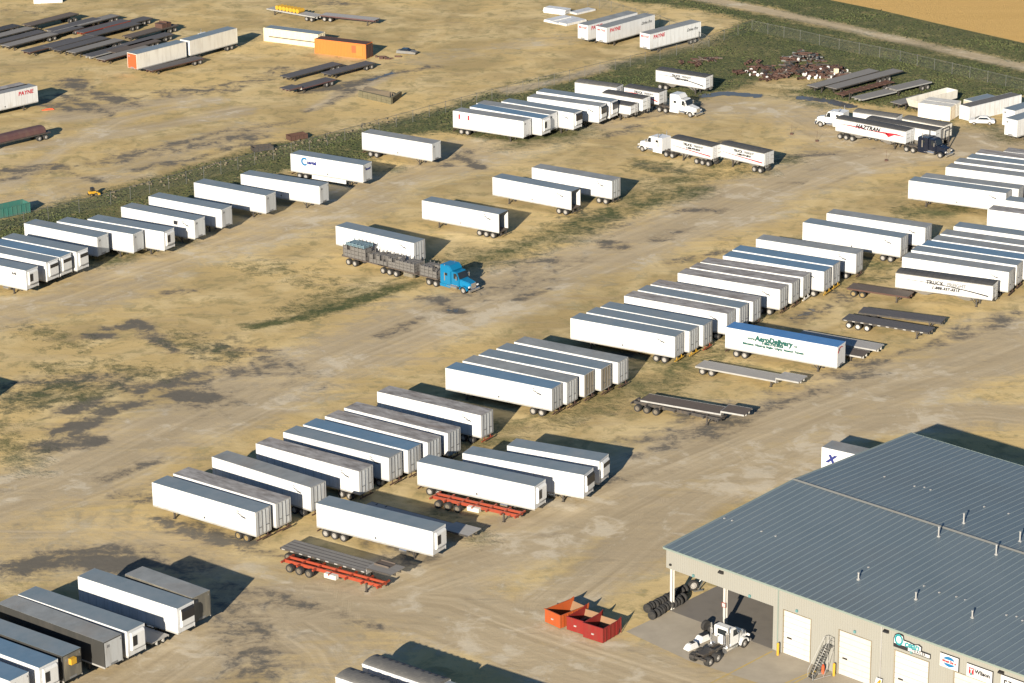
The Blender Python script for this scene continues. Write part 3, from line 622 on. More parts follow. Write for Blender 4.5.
# grass-edge cluster at the top
U_ = {
 'u1': ('white box trailer with two small red panels, front of the upper cluster', dict(roof='roof_light', mark=False)),
 'u2': ('white refrigerated trailer with small black grille, directly behind the red-panelled trailer', dict(reefer='white', roof='roof_blue', mark=False)),
 'u3': ('white box trailer with grey roof, third back from the red-panelled trailer', dict(roof='roof_light', mark=False)),
 'u4': ('white trailer with dark nose unit and slanted mark, fourth back in the upper cluster', dict(reefer='dark', roof='roof_dark')),
 'u5': ('white trailer with dark-framed nose and slanted mark, fifth back in the upper cluster', dict(reefer='dark', roof='roof_light')),
 'u6': ('white trailer with black nose unit, rearmost of the upper cluster beside the grain trailers', dict(reefer='dark', roof='roof_dark', mark=False)),
}
for k, (lab, kw) in U_.items():
    TH[k] = box_trailer('refrigerated_trailer' if kw.get('reefer') else 'box_trailer', 'trailer', lab, TRAILERS[k], True, group='trailers clustered on the grass edge', **kw)
rp = shape_mesh([[(-.16,-.42),(.16,-.42),(.16,.42),(-.16,.42)]], 'ink_red', 'red_panel')
for xx in (5.9, 4.0): on_side(TH['u1'], rp, xx, 3.2, 1, 1.33, 'red_panel')
# four lone trailers in the middle of the yard
C_ = {
 'c1': ('white box trailer with grey rear doors, parked behind the blue truck and its loads', dict(roof='roof_dark', open_rear=False)),
 'c2': ('white box trailer with open rear and three axles, alone in the middle of the yard', dict(roof='roof_dark', ax=3, rim='rim')),
 'c3': ('white box trailer with open rear, left one of the pair standing mid-yard', dict(roof='roof_dark')),
 'c4': ('white box trailer with closed grey doors, right one of the pair standing mid-yard', dict(roof='roof_light', open_rear=False)),
}
for k, (lab, kw) in C_.items():
    TH[k] = box_trailer('box_trailer', 'trailer', lab, TRAILERS[k], False, group='lone trailers in the middle of the yard', bumper='frame', slide=1.2, **{'open_rear': True, **kw})
# main rows
def row(keys, roofs, labels, group, **kw):
    for i, k in enumerate(keys):
        extra = dict(kw)
        if isinstance(roofs[i], tuple): r_, e = roofs[i]; extra.update(e)
        else: r_ = roofs[i]
        TH[k] = box_trailer('box_trailer', 'trailer', labels[i], TRAILERS[k], False, group=group, roof=r_, ribs=False, **extra)
row(['m%d' % i for i in range(1, 10)],
    [('roof_dark', dict(rim='rim_y')), 'roof_grey', ('roof_light', {}), 'roof_grey', ('roof_dark', dict(doors='door')), 'roof_blue', 'roof_grey', ('roof_grey', {}), ('roof_grey', dict(bumper='orange'))],
    ['white box trailer with slate roof and yellow wheels, leftmost in the lower row',
     'white box trailer with blotchy grey roof, pressed against the slate-roofed leftmost one',
     'white box trailer with pale roof and a rusty roof stain, third in the lower row',
     'white box trailer with rusty grey roof, fourth from left in the lower row',
     'white box trailer with slate green roof, fifth in the lower row',
     'white box trailer with smooth light blue roof, sixth in the lower row',
     'white box trailer with patchy grey roof, just right of the light blue roof',
     'white box trailer with dull ribbed roof, eighth in the lower row',
     'white box trailer with pale streaked roof, last of nine before the wide shadow gap'], ROW_G)
row(['n%d' % i for i in range(1, 6)],
    ['roof_blue', 'roof_light', ('roof_dark', dict(doors='door_brown')), ('roof_dark', dict(doors='door_brown')), ('roof_light', {})],
    ['white ribbed box trailer with blue-grey roof, leftmost of the block of five at centre',
     'white box trailer with grey roof, second in the block of five at centre',
     'white box trailer with dirty brown doors, third in the block of five at centre',
     'white box trailer with brown doors, fourth in the block of five at centre',
     'white box trailer with clean white doors, rightmost in the block of five at centre'], ROW_G)
TH['n1'].children[0]
row(['e%d' % i for i in range(1, 13)],
    [('roof_dark', dict(bumper='yellow')), ('roof_dark', dict(bumper='yellow')), ('roof_dark', dict(bumper='orange')), 'roof_grey', 'roof_dark', 'roof_grey', 'roof_grey', 'roof_grey', ('roof_grey', dict(bumper='signwhite')),
     ('roof_blue', dict(bumper='yellow')), ('roof_blue', dict(bumper='yellow')), 'roof_light'],
    ['white box trailer with slate roof and yellow bumper, front of the dozen right of centre',
     'white box trailer with slate roof, second of the three slate roofs right of centre',
     'white box trailer with slate roof, third of the three slate roofs right of centre',
     'white box trailer with stained grey roof, just behind the three slate roofs',
     'white box trailer with slate roof between two stained grey roofs',
     'white box trailer with brownish grey roof, beside the blue-roofed delivery trailer',
     'white box trailer with streaked grey roof, front one of three grey roofs together',
     'white box trailer with grey roof, middle one of three grey roofs together',
     'white box trailer with grey roof, rear one of three grey roofs together',
     'white box trailer with blue roof and bright yellow bumper, front one of two blue roofs',
     'white box trailer with blue roof and bright yellow bumper, rear one of two blue roofs',
     'white box trailer with pale roof standing apart at the far end of the dozen'], ROW_G)
row(['g1', 'g2'], [('roof_dark', dict(rim='rim')), 'roof_light'],
    ['white box trailer with slate roof and dark wheels, nearer of the pair at right',
     'white box trailer with greyish roof, farther one of the pair at right'], ROW_G)
row(['r%d' % i for i in range(1, 8)], [('roof_dark', dict(ax=1)), 'roof_light', 'roof_light', 'roof_light', 'roof_dark', 'roof_grey', 'roof_grey'],
    ['white box trailer with slate roof over open ground, nearest of the upper right block',
     'white box trailer with grey roof, second nearest in the upper right block',
     'white box trailer running off the right edge, third in the upper right block',
     'white box trailer running off the right edge, fourth in the upper right block',
     'white box trailer with bluish roof, fifth back in the upper right block',
     'white box trailer with grey roof, sixth in the upper right block',
     'white box trailer farthest back in the upper right block, only its roof end showing'], ROW_G)
row(['r9', 'r8'], ['roof_grey', 'roof_dark'],
    ['white box trailer cut by the right edge between the two right-hand blocks, nearer one',
     'white box trailer cut by the right edge between the two right-hand blocks, farther one'], ROW_G)
row(['s%d' % i for i in range(1, 7)], ['roof_light', 'roof_dark', 'roof_blue', 'roof_light', 'roof_light', 'roof_dark'],
    ['white box trailer with grey roof directly behind the black-roofed grain trailer',
     'white box trailer with grey-green roof, second behind the black-roofed grain trailer',
     'white box trailer with blue roof, third behind the black-roofed grain trailer',
     'white box trailer with tan-grey roof, fourth behind the black-roofed grain trailer',
     'white box trailer with pale dusty roof, fifth behind the black-roofed grain trailer',
     'white box trailer with slate roof, farthest of six behind the black-roofed grain trailer'], ROW_G)
# refrigerated trailers at lower centre
L_ = {'l1': ('white refrigerated trailer above the orange container chassis at lower centre', dict(reefer='white', roof='roof_dark', ax=2)),
      'l2': ('white refrigerated trailer with dark unit on its side, right of the orange chassis trailer', dict(reefer='dark', roof='roof_dark')),
      'l3': ('shorter white refrigerated trailer with coloured tail lights, last in the lower centre trio', dict(reefer='tall', roof='roof_dark')),
      'l4': ('white three-axle refrigerated trailer standing behind the grey step deck', dict(reefer='white', roof='roof_dark', ax=3, slide=1.1))}
for k, (lab, kw) in L_.items():
    TH[k] = box_trailer('refrigerated_trailer', 'trailer', lab, TRAILERS[k], True, group='refrigerated trailers at lower centre', mark=False, **kw)
K_ = {'k5': ('big white refrigerated trailer with small side door and black unit at lower left', dict(reefer='dark', roof='roof_dark')),
      'k4': ('white refrigerated trailer with rounded corners and black grille at lower left', dict(reefer='white', roof='roof_dark')),
      'k3': ('shade-coloured box trailer with grey nose beside the rounded white refrigerated trailer at lower left', dict(roof='roof_light', side='shade_side', endmat='door')),
      'k2': ('shabby brown box trailer with yellow box on its nose at lower left', dict(roof='roof_dark', side='shade_side', endmat='brown_side')),
      'k1': ('white refrigerated trailer cut by the lower left corner with bluish roof', dict(reefer='white', roof='roof_blue')),
      'k6': ('short grey box trailer in the shade right of the big refrigerated trailer', dict(roof='roof_light', side='brown_side', endmat='brown_side'))}
for k, (lab, kw) in K_.items():
    TH[k] = box_trailer('refrigerated_trailer' if kw.get('reefer') else 'box_trailer', 'trailer', lab, TRAILERS[k], True, group='trailers at the lower left corner', mark=False, dot=False, **kw)
put('control_box', MB().box(-.45,0,-.2,.55,2.9,3.55).mesh('control_box', 'yellow'), TH['k2'], (-8.02, 0, 0))
put('side_door', MB().box(-.55,.55,1.305,1.33,1.3,3.1).mesh('side_door', 'creamwhite'), TH['k5'], (-6.3, 0, 0))
# trailer behind the workshop, with a letter on its tail
TH['bx'] = box_trailer('box_trailer', 'trailer', 'white box trailer with a navy letter, half hidden behind the workshop roof', TRAILERS['bx'], False, roof='roof_light', mark=False, dot=False)
on_side(TH['bx'], text_mesh('X', 1.25, 'ink_navy', .10, .35), -TRAILERS['bx'][3]/2+1.2, 2.75, -1, 1.33)
# delivery trailer with blue roof
t = TH['aero'] = box_trailer('box_trailer', 'trailer', 'white delivery trailer with royal blue roof and dark green web address', TRAILERS['aero'], True, roof='roof_royal', mark=False, dot=False)
on_side(t, text_mesh('AeroDelivery', 1.0, 'ink_green', .06, .1), 1.05, 3.25, 1, 1.33)
on_side(t, text_mesh('www.', .5, 'ink_green', .02), 4.35, 3.12, 1, 1.33); on_side(t, text_mesh('.ca', .5, 'ink_green', .02), -2.15, 3.12, 1, 1.33)
on_side(t, text_mesh('1-866-770-8053', .5, 'ink_green', .04), 1.2, 2.72, 1, 1.33)
on_side(t, text_mesh('Edmonton  Winnipeg  Regina  Calgary  Montreal  Toronto', .38, 'ink_green', .035), 1.1, 2.28, 1, 1.33)
on_end(t, shape_mesh(arc_band(0,0,.8,.5,40,200,.06,.35), 'ink_red', 'emblem'), .2, 3.3, -8.3, -1, 'emblem')
# bright-lettered trailers in the far lot
PY = {'pay1': 'white box trailer with red company name, standing apart beside the corner fence',
      'pay2': 'white box trailer with red company name, right one of the adjoining pair at top',
      'pay3': 'white box trailer with red company name, left one of the adjoining pair at top'}
def payne(t, L):
    on_side(t, text_mesh('PAYNE', 1.0, 'ink_red', .02, .15, 1.1), -L/2+2.6, 3.35, -1, 1.33)
    on_side(t, text_mesh('Drive Pro', .8, 'ink_grey', .02, .5), L/2-2.6, 3.0, -1, 1.33)
    on_end(t, text_mesh('PAYNE', .62, 'ink_red', .01, .15, 1.1), 0, 3.45, -L/2-.075, -1)
for k, lab in PY.items():
    x, y, yaw, L = TRAILERS[k]
    # nose towards the camera = -x end, unturned
    TH[k] = box_trailer('box_trailer', 'trailer', lab, (x, y, yaw, L), False, roof='roof_light', mark=False, dot=False, group='red-lettered white trailers')
    payne(TH[k], L)
x, y, yaw, L = TRAILERS['payL']
t = TH['payL'] = box_trailer('box_trailer', 'trailer', 'white box trailer with red company name entering from the left edge', (x, y, yaw, L), True, roof='roof_light', mark=False, group='red-lettered white trailers')
on_side(t, text_mesh('PAYNE', 1.0, 'ink_red', .02, .15, 1.1), -L/2+2.6, 3.3, 1, 1.33)
bx_ = -math.sin(R(yaw)); by_ = math.cos(R(yaw))
TH['payL2'] = box_trailer('box_trailer', 'trailer', 'grey-roofed box trailer hidden behind the lettered trailer at the left edge', (x+bx_*3.1-by_*-.6, y+by_*3.1-1.2, yaw, L), True, roof='roof_grey', mark=False)
for k, lab, e in (('or1', 'old cream box trailer with bright red end panel in the far lot', 'redend'), ('or2', 'old cream box trailer with white end, coupled ahead in the far lot', 'white')):
    x, y, yaw, L = TRAILERS[k]
    TH[k] = box_trailer('box_trailer', 'trailer', lab, (x, y, yaw, L), False, roof='roof_dark', side='creamwhite', endmat=e, mark=False, dot=False)
TRAILERS['rt2'] = (TRAILERS['rt2'][0]+1.9, TRAILERS['rt2'][1]-2.0)+TRAILERS['rt2'][2:]
for k, lab in (('rt1', 'grey-roofed white trailer nose-on at the right edge beside the white car'), ('rt2', 'slate-roofed trailer behind the nose-on one at the right edge')):
    TH[k] = box_trailer('box_trailer', 'trailer', lab, TRAILERS[k], False, roof='roof_dark', endmat='white', mark=False, dot=False, group='trailers at the right edge')
# ghost slot beside k1, leftmost corner
x, y, yaw, L = TRAILERS['k1']
box_trailer('box_trailer', 'trailer', 'white box trailer barely showing in the lower left corner of the yard', (x-2.1-.4, y-2.9, yaw, L), True, roof='roof_blue', side='white', mark=False, dot=False)

# ------------------------------------------------------------------ grain hopper trailers
def hopper(label, T, nose_right=True, H=3.6, words=True, roof='tarp', side='white', axn=2, group='grain hopper trailers', z0=1.35, loglen=None, words2=True):
    x, y, yaw, L = T; hL = L/2; vs = 1 if nose_right else -1
    t = thing('grain_trailer', label, 'trailer', (x, y, 0), yaw+(180 if nose_right else 0), group)
    put('body', MB().prism([(-hL, z0+.15), (-hL+.5, z0), (hL-.5, z0), (hL, z0+.15), (hL, H), (-hL, H)], -1.28, 1.28).mesh('body', side, bevel=.02), t)
    def tarp():
        mb = MB(); n = int(L/.9)
        prof = [(-1.30, H-.05), (-1.30, H+.05), (-.7, H+.20), (0, H+.26), (.7, H+.20), (1.30, H+.05), (1.30, H-.05)]
        for i in range(n):
            a = -hL+.03+i*(L-.06)/n; b = -hL+.03+(i+1)*(L-.06)/n
            mb.prismx(prof, a, b-.07)
            mb.prismx([(p[0]*.995, p[1]-(.04 if p[1] > H else -.0)) for p in prof], b-.07, b)
        return mb.mesh('tarp_roof', roof)
    put('tarp_roof', tarp(), t)
    put('side_rail', MB().box(-hL-.02, hL+.02, -1.32, -1.285, H-.16, H-.06).box(-hL-.02, hL+.02, 1.285, 1.32, H-.16, H-.06).box(-hL, hL, -1.31, -1.285, z0+.02, z0+.14).box(-hL, hL, 1.285, 1.31, z0+.02, z0+.14).mesh('side_rail', 'rail'), t)
    for c in (-.22, .22):
        cx = c*L
        mb = MB(); mb.hexa([(cx-.35,-.35,.55),(cx+.35,-.35,.55),(cx+.35,.35,.55),(cx-.35,.35,.55),(cx-L*.15,-.85,z0+.02),(cx+L*.15,-.85,z0+.02),(cx+L*.15,.85,z0+.02),(cx-L*.15,.85,z0+.02)])
        put('hopper_chute', mb.mesh('hopper_chute', 'deck_grey'), t)
    put('chassis', MB().box(-hL+.1, hL-.1, -.5, -.4, 1.0, z0-.01).box(-hL+.1, hL-.1, .4, .5, 1.0, z0-.01).mesh('chassis', 'frame'), t)
    axles(t, [hL-.9-i*1.25 for i in range(axn)]); legs(t, -hL+2.4, 1.2)
    for e in (-1, 1):
        mb = MB()
        for q in (-.9, -.3): mb.box(e*hL+e*.03-.02, e*hL+e*.03+.02, q-.03, q+.03, 1.0, H)
        for i in range(8): mb.box(e*hL+e*.05-.02, e*hL+e*.05+.02, -.9, -.3, 1.1+i*.3, 1.14+i*.3)
        mb.box(e*hL+e*.04-.03, e*hL+e*.04+.03, .2, 1.2, z0+.9, z0+1.0); mb.box(e*hL+e*.04-.03, e*hL+e*.04+.03, .2, 1.2, z0+1.6, z0+1.68)
        put('end_ladder', mb.mesh('end_ladder', 'rail'), t)
    if words:
        s = 1 if L > 11 else .72
        u = vs      # screen-left is +x local when nose_right
        k = 1 if nose_right else -1
        on_side(t, text_mesh('TRUCK', .80*s, 'ink', .03, .0), k*(hL*.18), H-.72*s-.05, vs, 1.315)
        on_side(t, text_mesh('FREIGHT', .72*s, 'ink_grey', .03, .0), k*(hL*.18-3.2*s), H-.72*s-.05, vs, 1.315)
        if words2: on_side(t, text_mesh('1-888-337-5515', .55*s, 'ink', .04, .2, 1.15), k*(hL*.18-1.6*s), H-1.38*s-.1, vs, 1.315)
        # long swoosh running down towards the nose
        pts = []
        n = 16
        for i in range(n):
            q = []
            for w_ in (i/n, (i+1)/n):
                xx = -hL*.92+2*hL*.92*w_; yy = .45-.95*w_**2.2 if nose_right else -.5+.95*(1-(1-w_)**2.2)*0+.55*(1-w_**.8)
                th = .05+.16*w_
                q.append(((xx, yy+th/2), (xx, yy-th/2)))
            pts.append([q[0][0], q[0][1], q[1][1], q[1][0]])
        on_side(t, shape_mesh(pts, 'ink' if L > 10 else 'ink_red', 'stripe'), 0, z0+1.05, vs, 1.315, 'stripe')
    return t
hopper('long white grain trailer with black tarp roof and phone number at right', TRAILERS['hop1'])
hopper('white grain trailer with black tarp standing alone on the grass at top', TRAILERS['hop2'])
hopper('lead white grain trailer hitched behind the white tractor facing left', TRAILERS['hop3'], False, axn=3)
hopper('second white grain trailer at the tail of the white tractor facing left', TRAILERS['hop4'], False)
hopper('rear white grain trailer of the train whose white tractor faces right', TRAILERS['hop5a'], roof='tarp_grey', words=False)
hopper('lead white grain trailer just behind the white tractor facing right', TRAILERS['hop5b'], words=True, words2=False, axn=3)
hopper('white grain trailer with black tarp parked beside the right-facing grain train', TRAILERS['hop6'], words=False)
x, y, yaw, L = TRAILERS['hop6']
hopper('low dark-topped grain trailer squeezed between the black-nosed trailer and grain train', (x-1.2, y-3.2, yaw, 6.0), H=3.0, words=False)
t = hopper('long white grain trailer with black and red company name behind the navy tractor', TRAILERS['haz'], axn=3, words=False)
on_side(t, text_mesh('HAZTRAN', 1.0, 'ink', .05, .35, 1.05), .6, 2.9, 1, 1.315)
on_side(t, shape_mesh([[(-4.9,.02),(.5,.22),(1.2,-.05),(.8,-.3),(.3,-.05)], [(.3,.2),(2.6,.3),(4.6,.02),(2.2,.02),(1.0,-.55)]], 'ink_red', 'arrow'), -2.6, 2.55, 1, 1.315, 'arrow')
on_side(t, shape_mesh([[(-2.6,.0),(2.6,-.12),(2.6,.1),(0,.12)]], 'ink_red', 'arrow'), 4.0, 2.75, 1, 1.315, 'arrow')
hopper('white grain trailer hidden behind the red-lettered one beside the navy tractor', TRAILERS['haz2'], words=False, axn=3)
hopper('grey-topped grain trailer right behind the white tractor at upper right', TRAILERS['wh1'], False, roof='tarp_grey', words=False)
hopper('last grey-topped grain trailer with dusty end at upper right', TRAILERS['wh2'], False, roof='tarp_grey', words=False, side='creamwhite')
# rounded tarp trailers cut by the bottom edge
def tarped(label, T):
    x, y, yaw, L = T; hL = L/2
    t = thing('tarped_trailer', label, 'trailer', (x, y, 0), yaw, 'rounded tarp trailers at the bottom edge')
    put('body', MB().box(-hL, hL, -1.3, 1.3, 1.2, 3.3).mesh('body', 'white'), t)
    prof = [(1.28*math.cos(a), 3.25+.36*math.sin(a)) for a in [math.pi*i/12 for i in range(13)]]
    n = 11; mb = MB()
    for i in range(n):
        a = -hL+.02+i*L/n; b = a+L/n-.04
        mb.prismx(prof, a, b-.08); mb.prismx([(p*.998, 3.25+(z-3.25)*.992) for p, z in prof], b-.08, b+.04)
    put('tarp_roof', mb.mesh('tarp_roof', 'tarp_grey'), t)
    for i in range(n): put('roof_hatch', cached(('hatch', round(L/n, 3)), lambda: MB().box(0, .37*L/n, .42, .74, 3.45, 3.605).mesh('roof_hatch', 'black')), t, (-hL+(i+.35)*L/n, 0, 0))
    put('side_rail', MB().box(-hL, hL, -1.36, -1.29, 3.15, 3.32).mesh('side_rail', 'white'), t)
    axles(t, [hL-1.4-i*1.25 for i in range(3)]); legs(t, -hL+2.6)
    return t
for k, lab in (('p1', 'white trailer with rounded grey tarp and black hatches at the bottom edge'), ('p2', 'trailer with rounded dark tarp in front of the hatched one at the bottom edge')):
    x, y, yaw, L = TRAILERS[k]
    if k == 'p2': x, y = TRAILERS['p1'][0]-.7, TRAILERS['p1'][1]-4.3
    tarped(lab, (x, y, yaw, L if k == 'p1' else L))

box_trailer('box_trailer', 'trailer', 'box trailer just below the bottom edge, known by its shadow beside the rounded tarps', TRAILERS['p0'], True, mark=False, dot=False)
box_trailer('box_trailer', 'trailer', 'box trailer just outside the left edge, known by its pointed shadow on the sand', TRAILERS['off'], True, mark=False, dot=False)
# ------------------------------------------------------------------ flatbeds
def flatbed(label, T, deck='deck_dark', frame='frame', zd=1.35, step=0, steplen=3.2, ax=2, rim='rim', rear_right=False, w=2.6, group=None, bare=False, name='flatbed_trailer', wheels_on=True, stripes=False, tail=0, axr=1.0):
    """deck trailer: wheels at the -x end unless rear_right; step > 0 gives a raised front deck"""
    x, y, yaw, L = T; hL = L/2; f = -1 if rear_right else 1
    t = thing(name, label, 'trailer', (x, y, 0), yaw, group)
    X = lambda a, b: (min(f*a, f*b), max(f*a, f*b))
    e = hL-steplen if step else hL
    if bare:
        mb = MB()
        for s in (-1, 1):
            a, b = X(-hL, e); mb.box(a, b, s*.48-.09, s*.48+.09, zd-.38, zd)
            a, b = X(e, hL); 
            if step: mb.box(a, b, s*.48-.09, s*.48+.09, zd-.2+step, zd+step)
            a, b = X(e-.2, e+.05)
            if step: mb.box(a, b, s*.48-.09, s*.48+.09, zd-.38, zd+step)
        for q in np.linspace(-hL+.1, e-.1, 7): mb.box(f*q-.09, f*q+.09, -1.2, 1.2, zd-.24, zd-.04)
        put('frame', mb.mesh('frame', frame), t)
    else:
        mb = MB(); a, b = X(-hL, e); mb.box(a, b, -w/2, w/2, zd-.09, zd)
        put('deck', mb.mesh('deck', deck), t)
        if step:
            a, b = X(e+.03, hL); put('deck', MB().box(a, b, -w/2, w/2, zd+step-.09, zd+step).mesh('deck', deck), t)
            a, b = X(e-.05, e+.03); put('step_face', MB().box(a, b, -w/2, w/2, zd-.3, zd+step-.02).mesh('step_face', 'rail'), t)
        mb = MB(); a, b = X(-hL, e)
        for s in (-1, 1):
            mb.box(a, b, min(s*w/2, s*(w/2+.04)), max(s*w/2, s*(w/2+.04)), zd-.20, zd+.01)
            mb.box(a, b, s*.5-.07, s*.5+.07, zd-.50, zd-.10)
            if step: a2, b2 = X(e, hL); mb.box(a2, b2, min(s*w/2, s*(w/2+.04)), max(s*w/2, s*(w/2+.04)), zd+step-.2, zd+step+.01); mb.box(a2, b2, s*.5-.07, s*.5+.07, zd+step-.4, zd+step-.1)
        if stripes:
            for q in np.arange(-hL+.5, e-.3, 1.25):
                for s in (-1, 1): mb.box(f*q-.22, f*q+.22, min(s*(w/2+.04), s*(w/2+.05)), max(s*(w/2+.04), s*(w/2+.05)), zd-.17, zd-.04, 1)
        put('frame', mb.mesh('frame', frame, 'rail'), t)
    if wheels_on:
        axles(t, [f*(-hL+axr+i*1.35) for i in range(ax)], rim, .48)
        legs(t, f*(e-1.8 if not step else e-.9), zd-.1)
    return t
FL = FLATS; G1 = 'flatbed trailers parked in the yard'
t = flatbed('long grey step deck trailer with grooved deck beside the orange chassis', FL['fb1'], 'deck_grey', step=.45, steplen=3.4, ax=3, group=G1, zd=1.5, rim='rim_d', stripes=True)
x, y, yaw, L = FL['fb1']
put('deck_groove', MB().box(-L/2+.1, L/2-3.6, -.75, -.63, 1.49, 1.506).box(-L/2+.1, L/2-3.6, -.06, .06, 1.49, 1.506).box(-L/2+.1, L/2-3.6, .63, .75, 1.49, 1.506).mesh('deck_groove', 'frame'), t)
tr = thing('timber_pallet', 'brown timber pallet lying on the grey step deck nose', 'pallet', (x+5.6*math.cos(R(yaw))-.5*math.sin(R(yaw)), y+5.6*math.sin(R(yaw))+.5*math.cos(R(yaw)), 1.955), yaw, me=MB().box(-1.0,1.0,-.6,.7,0,.07).box(-1.0,1.0,-.6,-.5,.07,.2).box(-1.0,1.0,.6,.7,.07,.2).box(-1,-.9,-.5,.6,.07,.2).mesh('timber_pallet', 'deck_brown'))
def chassis_trailer(label, T, group=None):
    t = flatbed(label, (T[0]-.35, T[1]-.5, T[2], T[3]), frame='orange', zd=1.15, bare=True, ax=3, rim='rim_d', name='container_chassis', group=group, axr=1.2)
    hL = T[3]/2
    put('tool_box', MB().box(-1.0,.6,-1.15,-.6,.55,1.05).mesh('tool_box', 'creamwhite'), t, (hL*.05, 0, 0)); return t
chassis_trailer('bare orange container chassis with three axles beside the grey step deck', FL['fb2'], G1)
chassis_trailer('bare orange container chassis under the side of the white refrigerated trailer', FL['fb3'], G1)
flatbed('dark step deck trailer lying in shade between orange chassis and white trailer', FL['fb4'], 'deck_light', step=.3, steplen=3.5, group=G1, zd=.95)
flatbed('pale grey step deck trailer in front of the blue-roofed delivery trailer', FL['fb5'], 'deck_light', 'rail', step=.45, steplen=3.3, group=G1, zd=1.1)
flatbed('brown-decked step trailer with raised nose at centre right', FL['fb6'], 'deck_brown', 'rail', step=.4, steplen=3.2, group=G1, zd=1.35, rim='rim_d', stripes=True)
flatbed('bare black three-axle chassis in front of the brown-decked trailer', FL['fb6b'], frame='frame', bare=True, ax=3, rim='rim_d', group=G1, zd=1.15)
flatbed('short brown-decked flatbed with one yellow wheel beside the black-roofed grain trailer', FL['fb7'], 'deck_brown', 'rust', rim='rim_y', group=G1, zd=1.25)
flatbed('dark flatbed with three white wheels, nearer one of the overlapping pair at right', FL['fb8'], 'deck_dark', 'frame', ax=3, group=G1, zd=1.3, stripes=True, rim='rim_b')
flatbed('dark flatbed, farther one of the overlapping pair at right', FL['fb9'], 'deck_dark', 'frame', ax=2, group=G1, zd=1.25)
flatbed('brown and grey flatbed end poking out behind the blue-roofed delivery trailer', (FL['fb10'][0]+1.3, FL['fb10'][1]+.8, -31, 12), 'deck_brown', 'rail', group=G1, zd=1.0)
x, y, yaw, L = FL['fb10']; flatbed('grey flatbed end nearest the nose of the blue-roofed delivery trailer', (x+.0+3.6, y+2.4+.9, -31, 12), 'deck_light', 'rail', group=G1, zd=1.05)
flatbed('pale flatbed squeezed between the two white refrigerated trailers at lower left', (FL['fb11'][0], FL['fb11'][1], -37, 13.9), 'deck_light', 'rail', group=G1, zd=1.0, w=2.5)
G2 = 'flatbed trailers in the far left lot'
far = [('ta','deck_brown','frame',0,1.6),('tb','deck_dark','rail',0,1.2),('tc','deck_dark','red',0,1.3),('td','deck_dark','frame',0,1.2),('te','deck_grey','frame',0,1.3),('tf','deck_dark','frame',0,1.25),('tg','deck_grey','frame',0,1.2),
       ('th','deck_dark','rust',0,1.1),('ti','deck_dark','frame',0,1.3),('tj','deck_grey','frame',0,1.3),('tk','deck_dark','rail',0,1.1),('tl','deck_grey','rust',0,1.1),('tm','deck_brown','frame',0,1.3),('tn','frame','frame',0,1.1)]
farlab = ['brown flatbed highest up in the far left cluster', 'dark flatbed with a row of white marks along its side in the far left cluster', 'dark flatbed with red rear end in the far left cluster', 'charcoal flatbed right of the red-ended one in the far left cluster',
 'grey flatbed touching the left edge, back one of three', 'dark flatbed near the left edge, middle one of three', 'grey flatbed near the left edge, front one of three', 'small dark flatbed with rusty frame between two groups in the far left cluster',
 'charcoal flatbed leading the lower group in the far left cluster', 'grey flatbed with a black frame in the far left cluster', 'dark flatbed with pale edge in the far left cluster', 'grey rusty-framed flatbed nearest the red-ended box trailer', 'long brown flatbed carrying a brown crate in the far left cluster', 'dark flatbed half outside the left edge at the top']
for (k, dk, fr, st_, zd), lab in zip(far, farlab):
    x, y, yaw, L = FL[k]; flatbed(lab, (x, y, 52 if k not in ('tn',) else 50, max(L, 13.2)), dk, fr, group=G2, zd=zd, rear_right=True, ax=2)
for dx_, dy_, lab, dk in ((-77.5,556.0,'long charcoal flatbed between the crate flatbed and the red-railed one','deck_dark'),(-84.5,558.5,'narrow dark flatbed at the top of the far left cluster','deck_grey'),(-86.5,540.5,'dark skeletal flatbed between the two lower groups of the far left cluster','deck_dark'),(-73.5,536.0,'dark flatbed behind the old red-ended box trailer','deck_brown'),(-90.5,548.5,'dark flatbed in the gap at the middle of the far left cluster','deck_dark'),(-71.5,541.5,'charcoal flatbed just left of the crate flatbed','deck_dark')):
    flatbed(lab, (dx_, dy_, 52, 12.5), dk, 'frame', group=G2, zd=1.15, rear_right=True)
x, y, yaw, L = FL['tm']
thing('brown_crate', 'brown crate riding on the long brown flatbed in the far lot', 'crate', (x+2.2, y+2.9, 1.305), 52, me=MB().box(-1.3,1.3,-1.0,1.0,0,.8).box(-1.35,1.35,-1.04,1.04,.8,.88).box(-.05,.05,-1.05,1.05,.05,1.2).mesh('brown_crate', 'rust'))
flatbed('low dark flatbed beside the old red-ended box trailer', (FL['to'][0], FL['to'][1], 47, 13), 'deck_dark', 'rust', group=G2, zd=1.1, rear_right=True)
G3 = 'flatbed trailers below the orange container'
for k, lab, dk, fr in (('ma', 'dark flatbed with red tail, upper left of three below the orange container', 'deck_dark', 'frame'), ('mb', 'dark flatbed ending nearest the orange container', 'deck_dark', 'frame'), ('mc', 'maroon-sided flatbed with white wheels, lowest of three below the container', 'deck_dark', 'maroon')):
    x, y, yaw, L = FL[k]; flatbed(lab, (x, y, 48, max(L, 12)), dk, fr, group=G3, zd=1.1, rear_right=True, step=.35 if k == 'mc' else 0)
flatbed('grey flatbed carrying a yellow load at the top edge', FL['td1'], 'deck_light', 'rail', group='flatbeds at the top edge', zd=1.2, rear_right=True)
x, y, yaw, L = FL['td1']
mb = MB()
for i in range(7): mb.cyl((-3.4+i*.95, -.9, .45), (-3.4+i*.95, .9, .45), .46, 12)
thing('yellow_pipe_load', 'bright yellow rolls strapped on the flatbed at the top', 'load', (x-.6, y+.3, 1.2), yaw, me=mb.mesh('yellow_pipe_load', 'yellow'))
flatbed('grey flatbed with maroon side rail and white wheels at the top edge', FL['td2'], 'deck_light', 'maroon', group='flatbeds at the top edge', zd=1.3)
G4 = 'flatbed trailers on the grass at upper right'
